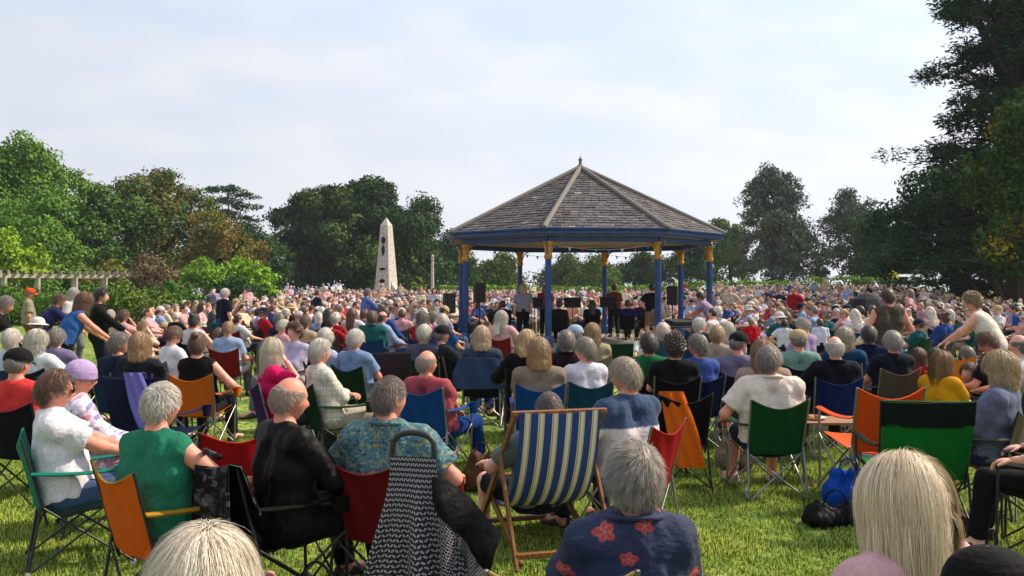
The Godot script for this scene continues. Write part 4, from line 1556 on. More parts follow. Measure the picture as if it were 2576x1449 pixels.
func glasses_mesh() -> ArrayMesh:
	if hair_cache.has("glasses"): return hair_cache["glasses"]
	var mb := MB.new()
	for sx in [-1.0, 1.0]:
		mb.blob(Transform3D(Basis(Vector3.UP, -sx * 0.25) * Basis.from_scale(Vector3(0.029, 0.022, 0.006)), Vector3(sx * 0.033, 0.012, -0.101)), 14, 8)
		mb.tube([Vector3(sx * 0.062, 0.016, -0.088), Vector3(sx * 0.083, 0.016, -0.03), Vector3(sx * 0.083, 0.01, 0.02)], [0.0028], 5)
	mb.tube([Vector3(-0.01, 0.018, -0.106), Vector3(0.01, 0.018, -0.106)], [0.003], 5)
	hair_cache["glasses"] = mb.mesh()
	return hair_cache["glasses"]
# look: skin, hair [style, colour], top (material), legs (material), shoe colour, hat [kind, colour], glasses
func person(label: String, group: String, at: Vector3, turn: float, fig: Dictionary, look: Dictionary, fine := false, scale := 1.0) -> Node3D:
	var t := thing("person", label, "person", at, turn, group)
	if scale != 1.0: t.scale = Vector3.ONE * scale
	part(t, "body", fig.body, skin(look.skin))
	part(t, "top", fig.top, look.top)
	part(t, "shorts" if fig.spec.get("length", "long") == "shorts" else "trousers", fig.legs, look.legs)
	if look.has("shoe"):
		for m in fig.shoes: part(t, "shoe", m, mat("shoe" + (look.shoe as Color).to_html(), look.shoe, 0.7))
	if look.has("hair"):
		var h := part(t, "hair", hair_mesh(look.hair[0], fine, look.get("hseed", 0)), hairmat(look.hair[1]))
		h.transform = fig.head
	if look.get("mid", false) and look.has("hair") and not look.has("hat"):
		var st: String = {"bob": "wavy", "wavy": "wavy", "long": "long", "short": "short", "curly": "curl", "bun": "short", "receding": "stub_receding", "ring": "stub_ring", "buzz": "stub_buzz", "crop": "stub_crop"}.get(look.hair[0], "")
		if st != "":
			var h := part(t, "locks", shared_locks(st, look.get("hseed", 0)), hairmat(look.hair[1]))
			h.transform = fig.head
	if look.has("locks"):
		var h := part(t, "locks", look.locks, hairmat(Color.WHITE))
		h.transform = fig.head
	if look.has("hat"):
		var h := part(t, "hat", hat_mesh(look.hat[0]), cloth(look.hat[1]))
		h.transform = fig.head
	if look.has("glasses"):
		var h := part(t, "sunglasses", glasses_mesh(), mat("shades", Color(0.03, 0.03, 0.035), 0.15))
		h.transform = fig.head
	return t

# ------------------------------------------------------------------ chairs
var CH := {}
func build_chairs() -> void:
	for type in ["quad", "high"]:
		var c := {}
		var hi: bool = type == "high"
		var w := 0.285 if hi else 0.215
		var top := 0.92 if hi else 0.81
		var mb := MB.new()
		mb.sheet(func(u, v): return Vector3(lerpf(-w, w, u), lerpf(0.43, 0.37, v) - 0.055 * sin(PI * u) * (0.35 + 0.65 * sin(PI * v)), lerpf(-0.26, 0.21, v)), 8, 6, 0.006)
		c.seat = mb.mesh()
		mb = MB.new()
		var sag := 0.0 if hi else 0.075
		mb.sheet(func(u, v): return Vector3(lerpf(-w, w, u) * (1.0 + 0.06 * v), lerpf(0.37, top - (0.16 if hi else 0.0), v) - sag * sin(PI * u) * v * v * v, lerpf(0.215, 0.335, v) + (0.05 * sin(PI * u) * (1.0 - 0.5 * v)) + 0.006 * sin(u * 17.0 + v * 5.0)), 12, 8, 0.006)
		c.back = mb.mesh()
		if hi:
			mb = MB.new()
			mb.sheet(func(u, v): return Vector3(lerpf(-w, w, u) * 1.065, lerpf(top - 0.17, top, v), lerpf(0.315, 0.345, v) + 0.045 * sin(PI * u)), 10, 3, 0.03)
			c.headrest = mb.mesh()
		# piping round the backrest
		mb = MB.new()
		var rim := []
		for i in 9:
			var u := i / 8.0
			rim.append(Vector3(lerpf(-w, w, u) * 1.06, top - sag * sin(PI * u) + 0.003, 0.335 + 0.025 * sin(PI * u)))
		mb.tube(rim, [0.007], 6)
		c.piping = mb.mesh()
		c.poles = []
		for sx in [-1.0, 1.0]:
			mb = MB.new()
			mb.tube([Vector3(sx * (w + 0.005), 0.30, 0.20), Vector3(sx * (w * 1.06 + 0.008), top + 0.01, 0.337)], [0.009], 7)
			c.poles.append(mb.mesh())
		c.legs = []
		for q in [[Vector3(-w - 0.02, 0.01, -0.27), Vector3(-w - 0.03, 0.60, -0.26)], [Vector3(w + 0.02, 0.01, -0.27), Vector3(w + 0.03, 0.60, -0.26)], [Vector3(-w - 0.025, 0.01, 0.30), Vector3(-w - 0.012, 0.42, 0.235)], [Vector3(w + 0.025, 0.01, 0.30), Vector3(w + 0.012, 0.42, 0.235)]]:
			mb = MB.new()
			mb.tube(q, [0.0095], 7)
			c.legs.append(mb.mesh())
		c.braces = []
		for sx in [-1.0, 1.0]:
			for q in [[Vector3(sx * (w + 0.035), 0.03, -0.27), Vector3(sx * (w + 0.02), 0.40, 0.22)], [Vector3(sx * (w + 0.03), 0.03, 0.29), Vector3(sx * (w + 0.035), 0.42, -0.25)], [Vector3(sx * w, 0.03, 0.315), Vector3(-sx * w, 0.37, 0.235 + sx * 0.012)], [Vector3(sx * w, 0.03, -0.285), Vector3(-sx * w, 0.40, -0.255 + sx * 0.012)]]:
				mb = MB.new()
				mb.tube(q, [0.0075], 6)
				c.braces.append(mb.mesh())
		c.feet = []
		for q in [[-1.0, -0.27], [1.0, -0.27], [-1.0, 0.30], [1.0, 0.30]]:
			mb = MB.new()
			mb.tube([Vector3(q[0] * (w + 0.022), 0.0, q[1]), Vector3(q[0] * (w + 0.022), 0.035, q[1])], [0.02, 0.014], 8)
			c.feet.append(mb.mesh())
		mb = MB.new()
		mb.lathe([[0.028, 0.53], [0.036, 0.535], [0.042, 0.625], [0.046, 0.63], [0.038, 0.628], [0.033, 0.545], [0.0, 0.54]], 12, Vector3(w + 0.075, 0, -0.2))
		c.cup = mb.mesh()
		c.arms = []
		for sx in [-1.0, 1.0]:
			mb = MB.new()
			mb.sheet(func(u, v): return Vector3(sx * (w + 0.02) + (u - 0.5) * 0.055, 0.615 - 0.02 * sin(PI * v) - 0.01 * pow((u - 0.5) * 2.0, 2.0), lerpf(-0.285, 0.285, v)), 3, 7, 0.008)
			c.arms.append(mb.mesh())
		CH[type] = c
func chair(label: String, group: String, at: Vector3, turn: float, fab: Material, frame: Material, type := "quad", arm: Material = null, foot: Material = null, pip: Material = null, light := false) -> Node3D:
	var t := thing("folding_chair", label, "chair", at, turn, group)
	var c: Dictionary = CH[type]
	part(t, "seat", c.seat, fab)
	var b := part(t, "backrest", c.back, fab)
	if not light: part(b, "piping", c.piping, pip if pip else fab)
	if c.has("headrest"): part(t, "headrest", c.headrest, arm if arm else fab)
	for m in c.arms: part(t, "armrest", m, arm if arm else fab)
	for m in c.legs: part(t, "leg", m, frame)
	if not light:
		for m in c.poles: part(t, "back_pole", m, frame)
		for m in c.braces: part(t, "brace", m, frame)
		part(t, "cup_holder", c.cup, arm if arm else fab)
		for m in c.feet: part(t, "foot", m, foot if foot else frame)
	return t

# ------------------------------------------------------------------ printed cloth
func speckle(sd: int, base: Color, cols: Array, n: int, r0: float, r1: float, size := 256) -> ImageTexture:
	var im := Image.create(size, size, false, Image.FORMAT_RGB8)
	im.fill(base)
	var r := RandomNumberGenerator.new()
	r.seed = sd
	for i in n:
		var c: Color = cols[r.randi() % cols.size()]
		var x := r.randi() % size
		var y := r.randi() % size
		var a := r.randf_range(r0, r1)
		var b := r.randf_range(r0, r1)
		for dy in range(-int(b), int(b) + 1):
			for dx in range(-int(a), int(a) + 1):
				if pow(dx / a, 2.0) + pow(dy / b, 2.0) < 1.0: im.set_pixel(posmod(x + dx, size), posmod(y + dy, size), c)
	im.generate_mipmaps()
	return ImageTexture.create_from_image(im)
func flower_print() -> ImageTexture:
	var size := 512
	var im := Image.create(size, size, false, Image.FORMAT_RGB8)
	im.fill(Color(0.10, 0.15, 0.27))
	var r := RandomNumberGenerator.new()
	r.seed = 12
	for i in 46:      # faint leaves
		var c := Color(0.07, 0.11, 0.21).lerp(Color(0.17, 0.23, 0.36), r.randf())
		var x := r.randi() % size
		var y := r.randi() % size
		var an := r.randf() * TAU
		for k in 60:
			var s := k / 60.0
			var w := 7.0 * sin(PI * s)
			for q in range(-int(w), int(w) + 1):
				im.set_pixel(posmod(int(x + cos(an) * s * 55 - sin(an) * q), size), posmod(int(y + sin(an) * s * 55 + cos(an) * q), size), c)
	for f in [[70, 190, 46.0], [330, 300, 54.0], [460, 190, 40.0], [180, 330, 44.0], [256, 120, 40.0], [60, 400, 44.0], [400, 440, 50.0], [500, 20, 42.0]]:
		var ph := r.randf() * TAU
		for dy in range(-60, 61):
			for dx in range(-60, 61):
				var rr := Vector2(dx, dy * 1.35).length()
				var a := atan2(dy, dx) + ph
				var lim: float = f[2] * (0.62 + 0.38 * absf(cos(a * 2.5)))
				if rr < lim:
					var c := Color(0.66, 0.20, 0.19).lerp(Color(0.74, 0.42, 0.40), clampf(pow(absf(sin(a * 2.5)), 3.0) * 0.8 + r.randf_range(-0.25, 0.25), 0.0, 1.0))
					if r.randf() < 0.12: continue
					if rr < 7: c = Color(0.7, 0.5, 0.42)
					im.set_pixel(posmod(f[0] + dx, size), posmod(f[1] + dy, size), c)
	im.generate_mipmaps()
	return ImageTexture.create_from_image(im)
func chain_print() -> ImageTexture:
	var size := 512
	var im := Image.create(size, size, false, Image.FORMAT_RGB8)
	im.fill(Color(0.07, 0.065, 0.085))
	for j in 16:
		for i in 16:
			var cx := i * 32 + (16 if j % 2 == 1 else 0)
			var cy := j * 32 + 16
			for dy in range(-15, 16):
				for dx in range(-15, 16):
					var q := Vector2(dx, dy).rotated(0.6 if (i + j) % 2 == 0 else -0.6)
					var e := pow(q.x / 14.0, 2.0) + pow(q.y / 6.5, 2.0)
					if e < 1.0 and e > 0.08: im.set_pixel(posmod(cx + dx, size), posmod(cy + dy, size), Color(0.66, 0.63, 0.68))
	im.generate_mipmaps()
	return ImageTexture.create_from_image(im)
func check_print() -> ImageTexture:
	var im := Image.create(128, 128, false, Image.FORMAT_RGB8)
	for y in 128:
		for x in 128:
			var c := Color(0.80, 0.77, 0.72)
			if x % 32 < 3: c = Color(0.56, 0.55, 0.55)
			if y % 32 < 3: c = Color(0.58, 0.54, 0.52)
			im.set_pixel(x, y, c)
	im.generate_mipmaps()
	return ImageTexture.create_from_image(im)

# ------------------------------------------------------------------ people: the ones that can be told apart
const PALE := Color(0.88, 0.72, 0.65)
const PINK := Color(0.86, 0.66, 0.59)
const RED := Color(0.82, 0.57, 0.49)
const TAN := Color(0.74, 0.56, 0.46)
const WHITEH := Color(0.74, 0.71, 0.67)
const GREYH := Color(0.43, 0.40, 0.38)
const DARKH := Color(0.16, 0.12, 0.10)
const BROWNH := Color(0.34, 0.22, 0.15)
const BLONDH := Color(0.62, 0.49, 0.34)
var FIG := {}
var taken: Array[Vector2] = []
var grey_frame: StandardMaterial3D
var dark_frame: StandardMaterial3D
func headed(u: float, d: float, turn: float, back := 0.2) -> Vector3:
	# chair position for a head seen at column u and distance d
	var q := Vector3(px(u, d), 0, -d) - Basis(Vector3.UP, turn) * Vector3(0, 0, back)
	q.y = ground_y(q.x, q.z)
	return q
func fabric(c: Color) -> StandardMaterial3D:
	return cloth(c, null, 6.0, 0.7)
func build_people() -> void:
	grey_frame = mat("grey_frame", Color(0.55, 0.56, 0.57), 0.35, 0.8)
	dark_frame = mat("dark_frame", Color(0.10, 0.11, 0.12), 0.45)
	var t0 := Time.get_ticks_msec()
	# shared figures
	var lib := {
		"lap": {"lean": 0.2, "arms": ["lap", "lap"], "seed": 1.0},
		"low": {"seat": 0.18, "lean": -0.02, "arms": ["knee", "knee"], "shin": 0.12, "seed": 1.5, "w": 0.165},
		"rest": {"lean": 0.3, "arms": ["rest", "rest"], "nod": -0.02, "seed": 2.0, "w": 0.19, "fat": 1.1},
		"forward": {"lean": -0.3, "arms": ["knee", "knee"], "nod": 0.25, "seed": 3.0},
		"look_r": {"lean": 0.2, "turn": -0.7, "arms": ["lap", "rest"], "seed": 4.0},
		"look_l": {"lean": 0.2, "turn": 0.7, "arms": ["rest", "lap"], "seed": 5.0, "w": 0.165},
		"cross": {"lean": 0.22, "arms": ["cross", "cross"], "sleeve": "long", "seed": 6.0, "w": 0.19, "fat": 1.12},
		"vest": {"lean": 0.12, "arms": ["lap", "rest"], "sleeve": "none", "seed": 7.0, "w": 0.165},
		"down": {"lean": 0.08, "nod": 0.6, "arms": ["lap", "lap"], "seed": 8.0, "w": 0.165},
		"jacket": {"lean": 0.2, "arms": ["rest", "lap"], "sleeve": "long", "loose": 0.022, "seed": 9.0, "fat": 1.05, "collar": true},
		"drink": {"lean": 0.18, "arms": ["lap", "face"], "seed": 10.0, "turn": 0.2},
		"kneesup": {"kind": "ground", "lean": 0.1, "arms": ["knee", "knee"], "seed": 11.0},
		"propped": {"kind": "ground", "flat": true, "lean": 0.4, "arms": ["back", "back"], "length": "shorts", "seed": 12.0},
		"stand": {"kind": "stand", "lean": 0.0, "arms": ["down", "down"], "seed": 13.0},
		"hips": {"kind": "stand", "lean": 0.02, "arms": ["hip", "down"], "length": "shorts", "seed": 14.0, "turn": 0.3},
		"bend": {"kind": "stand", "lean": -0.62, "nod": 0.4, "foot": -0.06, "arms": ["reach", "reach"], "seed": 15.0},
		"bendvest": {"kind": "stand", "lean": -0.5, "nod": 0.3, "foot": -0.05, "arms": ["reach", "reach"], "sleeve": "none", "seed": 16.0, "w": 0.17},
		"standvest": {"kind": "stand", "lean": 0.0, "arms": [Vector3(-0.2, 1.05, -0.2), Vector3(0.2, 1.05, -0.2)], "sleeve": "none", "seed": 17.0, "w": 0.2},
		"standlong": {"kind": "stand", "lean": -0.05, "arms": ["cross", "reach"], "sleeve": "long", "seed": 18.0},
	}
	# the near ones, each with a figure of its own
	var near := {
		"hawaii": {"lean": 0.12, "w": 0.158, "fat": 0.96, "arms": ["lap", "lap"], "nod": 0.1, "turn": 0.12, "roll": -0.06, "tilt": 0.06, "loose": 0.024, "fold": 0.016, "ff": 7.0, "seed": 31.0, "seat": 0.30, "print": 2.4, "collar": true},
		"blonde": {"lean": 0.18, "w": 0.195, "arms": ["lap", "lap"], "turn": 0.15, "seed": 32.0},
		"hatted": {"lean": 0.15, "w": 0.17, "seat": 0.23, "seed": 44.0},
		"silver": {"lean": 0.15, "w": 0.17, "seat": 0.31, "arms": ["lap", "lap"], "seed": 33.0},
		"white_tee": {"lean": 0.16, "w": 0.17, "fat": 1.05, "seat": 0.34, "arms": [Vector3(-0.06, 0.62, -0.38), Vector3(0.09, 0.62, -0.38)], "nod": 0.12, "loose": 0.024, "fold": 0.014, "length": "shorts", "seed": 34.0},
		"lilac": {"lean": 0.2, "w": 0.17, "fat": 1.05, "seat": 0.34, "arms": ["lap", "lap"], "nod": 0.15, "sleeve": "long", "loose": 0.02, "seed": 35.0, "print": 2.4},
		"green_vest": {"lean": 0.0, "w": 0.18, "fat": 1.05, "seat": 0.35, "arms": ["lap", Vector3(0.36, 0.66, -0.25)], "sleeve": "none", "nod": 0.1, "turn": -0.15, "loose": 0.022, "fold": 0.014, "seed": 36.0},
		"black_jacket": {"lean": 0.0, "w": 0.175, "fat": 1.0, "arms": ["knee", "knee"], "sleeve": "long", "nod": 0.2, "turn": -0.1, "loose": 0.02, "fold": 0.02, "ff": 6.0, "knees": 0.1, "seed": 37.0},
		"teal_shirt": {"lean": 0.1, "w": 0.185, "fat": 1.05, "arms": ["rest", "rest"], "turn": -0.5, "nod": 0.05, "loose": 0.026, "fold": 0.015, "seed": 38.0, "print": 2.8, "collar": true},
		"stripe": {"lean": 0.02, "w": 0.20, "fat": 1.2, "arms": ["rest", "knee"], "turn": 0.35, "nod": 0.22, "loose": 0.018, "seed": 39.0, "bands": [Color(0.035, 0.06, 0.13), Color(0.60, 0.55, 0.58), 0.31]},
		"white_shirt": {"lean": 0.1, "w": 0.20, "fat": 1.15, "arms": [Vector3(-0.3, 0.6, -0.12), "lap"], "turn": -0.6, "nod": 0.05, "loose": 0.026, "fold": 0.015, "length": "shorts", "seed": 40.0, "collar": true},
		"deck": {"lean": 0.5, "w": 0.18, "seat": 0.24, "arms": [Vector3(-0.3, 0.52, -0.1), Vector3(0.3, 0.5, -0.1)], "nod": 0.15, "knees": 0.16, "shin": -0.02, "length": "shorts", "seed": 41.0},
		"recline": {"lean": 0.34, "w": 0.19, "fat": 1.1, "seat": 0.30, "arms": ["lap", Vector3(0.05, 0.5, -0.22)], "turn": -0.35, "sleeve": "short", "seed": 42.0},
		"denim": {"lean": 0.18, "w": 0.18, "fat": 1.05, "arms": ["lap", "lap"], "sleeve": "long", "turn": 0.1, "loose": 0.024, "fold": 0.014, "seed": 43.0, "collar": true},
	}
	var keys := lib.keys() + near.keys()
	var res := []
	res.resize(keys.size())
	var job := func(i: int) -> void:
		var k: String = keys[i]
		res[i] = figure(lib[k], 0.023) if lib.has(k) else figure(near[k], 0.0145, true)
	var id := WorkerThreadPool.add_group_task(job, keys.size())
	WorkerThreadPool.wait_for_group_task_completion(id)
	for i in keys.size(): FIG[keys[i]] = res[i]
	print("figures ", Time.get_ticks_msec() - t0)
	near_people()
	mid_people()
	print("placed ", Time.get_ticks_msec() - t0)
	band()
	crowd()
	print("crowd ", Time.get_ticks_msec() - t0)
func hold(at: Vector3, r := 0.55) -> void:
	taken.append(Vector2(at.x, at.z))

func near_people() -> void:
	var navy := Color(0.10, 0.13, 0.24)
	var denim := cloth(Color(0.24, 0.32, 0.45))
	var at: Vector3
	var tr: float
	# silver blonde head at the lower edge
	at = headed(478, 1.86, 0.0, 0.22)
	person("person with wavy silver blonde bob seated nearest the orange chair, seen from behind", "", at, 0.0, FIG.silver, {"skin": PALE, "hair": ["wavy", Color(0.56, 0.50, 0.42)], "locks": strands("wavy", 15000, 5, Color(0.38, 0.30, 0.21), Color(0.84, 0.76, 0.63)), "top": cloth(Color(0.7, 0.7, 0.75)), "legs": denim, "shoe": Color(0.3, 0.3, 0.3)}, true)
	chair("dark folding chair under the person with the silver blonde bob", "", at, 0.0, fabric(Color(0.08, 0.1, 0.12)), dark_frame)
	# navy flowered shirt
	at = headed(1580, 3.05, deg_to_rad(4), 0.2)
	person("person with grey brown hair in navy shirt printed with red flowers", "", at, deg_to_rad(4), FIG.hawaii, {"skin": RED, "hair": ["short", Color(0.36, 0.31, 0.27)], "locks": strands("short", 16000, 6, Color(0.09, 0.075, 0.06), Color(0.36, 0.32, 0.28), 0.0004, 0.0008), "top": printed(flower_print()), "legs": cloth(navy), "shoe": Color(0.2, 0.15, 0.1)}, true)
	chair("low dark chair under the person in the flowered shirt", "", at, deg_to_rad(4), fabric(Color(0.06, 0.07, 0.09)), dark_frame).scale = Vector3(1, 0.72, 1)
	# long straight blonde hair
	tr = deg_to_rad(30)
	at = headed(2300, 2.5, tr, 0.2)
	person("person with long straight pale blonde hair in dusty pink top", "", at, tr, FIG.blonde, {"skin": PINK, "hair": ["long", Color(0.66, 0.56, 0.44)], "locks": strands("long", 15000, 7, Color(0.46, 0.33, 0.20), Color(0.88, 0.76, 0.57)), "top": cloth(Color(0.78, 0.61, 0.63)), "legs": denim, "shoe": Color(0.3, 0.3, 0.3)}, true)
	chair("grey folding chair under the person with long blonde hair", "", at, tr, fabric(Color(0.2, 0.2, 0.22)), dark_frame)
	at = headed(2545, 2.0, 0.1, 0.22)
	person("person in black knitted hat cut off by the frame corner", "", at, 0.1, FIG.hatted, {"skin": PALE, "hair": ["short", DARKH], "hat": ["knit", Color(0.03, 0.03, 0.035)], "top": cloth(Color(0.1, 0.1, 0.12)), "legs": denim, "shoe": Color(0.1, 0.1, 0.1)}, true)
	chair("black folding chair under the person in the black knitted hat", "", at, 0.1, fabric(Color(0.035, 0.035, 0.04)), dark_frame).scale = Vector3(1, 0.68, 1)
	# green chair corner at the lower edge
	chair("dark green folding chair with tan piping beside the black and white blanket", "", Vector3(px(1195, 2.75) + 0.27, -0.0, -3.1), deg_to_rad(0), fabric(Color(0.04, 0.2, 0.17)), grey_frame, "quad", null, null, cloth(Color(0.62, 0.5, 0.3)))
	# white t-shirt, teal chair
	tr = deg_to_rad(-62)
	at = headed(128, 5.45, tr, 0.18)
	person("brown haired person in white T-shirt and sunglasses on the teal chair", "", at, tr, FIG.white_tee, {"skin": RED, "mid": true, "hair": ["short", BROWNH], "hseed": 1, "glasses": true, "top": cloth(Color(0.84, 0.83, 0.86)), "legs": denim, "shoe": Color(0.6, 0.6, 0.6)}, true)
	chair("teal folding chair with white feet under the person in white T-shirt", "", at, tr, fabric(Color(0.04, 0.44, 0.38)), dark_frame, "quad", null, mat("white_foot", Color(0.8, 0.8, 0.8)))
	# lilac hat
	tr = deg_to_rad(-60)
	at = headed(192, 6.2, tr, 0.2)
	person("person in lilac sun hat, sunglasses and pale floral blouse", "", at, tr, FIG.lilac, {"skin": RED, "hair": ["short", BROWNH], "hat": ["knit", Color(0.68, 0.58, 0.76)], "glasses": true, "top": printed(speckle(3, Color(0.76, 0.72, 0.80), [Color(0.78, 0.5, 0.56), Color(0.5, 0.5, 0.66), Color(0.86, 0.84, 0.84)], 170, 4, 13)), "legs": cloth(Color(0.72, 0.55, 0.6)), "shoe": Color(0.7, 0.7, 0.7)}, true)
	chair("blue folding chair under the person in the lilac hat", "", at, tr, fabric(Color(0.1, 0.2, 0.35)), dark_frame)
	# green vest, orange chair
	tr = deg_to_rad(-24)
	at = headed(402, 4.62, tr, 0.08)
	person("white haired person in green sleeveless top with an arm on the chair", "", at, tr, FIG.green_vest, {"skin": RED, "mid": true, "hair": ["crop", WHITEH], "top": cloth(Color(0.13, 0.44, 0.34)), "legs": cloth(Color(0.05, 0.35, 0.28)), "shoe": Color(0.5, 0.4, 0.35)}, true)
	var ch := chair("orange folding chair with a twisted back under the person in green", "", at + Vector3(0.05, 0, 0.06), deg_to_rad(-42), fabric(Color(0.80, 0.34, 0.05)), dark_frame, "quad", fabric(Color(0.62, 0.46, 0.10)), null, fabric(Color(0.62, 0.46, 0.10)))
	# bald man, black clothes
	tr = deg_to_rad(-48)
	at = headed(716, 4.7, tr, 0.1)
	person("bald person in black jacket and trousers hunched forward on a black chair", "", at, tr, FIG.black_jacket, {"skin": RED, "mid": true, "hair": ["ring", Color(0.6, 0.5, 0.45)], "top": cloth(Color(0.055, 0.05, 0.055), null, 1.0, 0.55), "legs": cloth(Color(0.05, 0.045, 0.05)), "shoe": Color(0.05, 0.05, 0.05)}, true)
	chair("black folding chair with a grey printed jacket slung over its back", "", at + Vector3(-0.1, 0, 0.06), deg_to_rad(-50), fabric(Color(0.02, 0.035, 0.03)), dark_frame)
	slung(at + Vector3(-0.1, 0, 0.06), deg_to_rad(-50), "black jacket with pale grey print slung over the black chair", cloth(Color.WHITE, speckle(9, Color(0.05, 0.05, 0.055), [Color(0.32, 0.33, 0.36), Color(0.22, 0.23, 0.25)], 70, 3, 14), 2.6, 0.6))
	# teal patterned shirt, dark red chair
	tr = deg_to_rad(-14)
	at = headed(975, 4.75, tr, 0.15)
	person("person with grey buzz cut in teal speckled shirt on the dark red chair", "", at, tr, FIG.teal_shirt, {"skin": RED, "mid": true, "hair": ["buzz", Color(0.42, 0.36, 0.33)], "top": printed(speckle(4, Color(0.25, 0.40, 0.43), [Color(0.14, 0.26, 0.36), Color(0.46, 0.52, 0.46), Color(0.36, 0.50, 0.52), Color(0.54, 0.48, 0.34)], 520, 2, 7)), "legs": cloth(Color(0.25, 0.24, 0.22)), "shoe": Color(0.3, 0.25, 0.2)}, true)
	chair("dark red folding chair under the person in the teal speckled shirt", "", at + Vector3(-0.02, 0, 0.02), deg_to_rad(-20), fabric(Color(0.38, 0.03, 0.05)), dark_frame)
	# colour-block shirt, red chair
	tr = deg_to_rad(34)
	at = headed(1578, 5.95, tr, 0.1)
	var band_m := cloth(Color(1, 1, 1), weave, 1.01)
	band_m.vertex_color_use_as_albedo = true
	person("grey haired person in navy and white colour block T-shirt on the red chair", "", at, tr, FIG.stripe, {"skin": RED, "mid": true, "hair": ["short", Color(0.60, 0.54, 0.48)], "hseed": 2, "top": band_m, "legs": cloth(navy), "shoe": Color(0.2, 0.2, 0.2)}, true)
	chair("bright red folding chair under the person in the colour block T-shirt", "", at + Vector3(0.05, 0, 0.0), deg_to_rad(52), fabric(Color(0.56, 0.05, 0.05)), grey_frame)
	# white shirt, green chair
	at = headed(1938, 7.2, 0.0, 0.15)
	person("grey haired person in white shirt on the green chair with silver legs", "", at, 0.0, FIG.white_shirt, {"skin": RED, "mid": true, "hair": ["short", Color(0.45, 0.41, 0.38)], "hseed": 3, "top": cloth(Color(0.83, 0.78, 0.74)), "legs": cloth(navy), "shoe": Color(0.75, 0.73, 0.7)}, true)
	chair("green folding chair with silver legs alone on open grass", "", at, deg_to_rad(4), fabric(Color(0.02, 0.25, 0.11)), grey_frame)
	# blue chairs row
	tr = deg_to_rad(-30)
	at = headed(1085, 8.2, tr, 0.18)
	person("bald reddened person lying back in a tilted blue chair, forearm across", "", at, tr, FIG.recline, {"skin": RED, "mid": true, "hair": ["ring", Color(0.6, 0.52, 0.46)], "top": cloth(Color(0.62, 0.28, 0.32)), "legs": cloth(Color(0.05, 0.2, 0.45)), "shoe": Color(0.2, 0.2, 0.2)}, true)
	chair("blue folding chair under the bald reddened person", "", at + Vector3(-0.05, 0, 0.12), deg_to_rad(-22), fabric(Color(0.02, 0.25, 0.50)), grey_frame)
	# denim jacket woman at the frame edge
	tr = deg_to_rad(48)
	at = headed(2530, 6.6, tr, 0.2)
	person("person with blonde curls in grey blue denim jacket on a tan chair", "", at, tr, FIG.denim, {"skin": PINK, "mid": true, "hair": ["wavy", Color(0.68, 0.58, 0.42)], "top": cloth(Color(0.38, 0.40, 0.50)), "legs": cloth(Color(0.16, 0.18, 0.3)), "shoe": Color(0.3, 0.25, 0.2)}, true)
	chair("tan folding chair under the person in the denim jacket", "", at, tr, fabric(Color(0.36, 0.32, 0.27)), dark_frame)
	# deckchair
	deckchair()

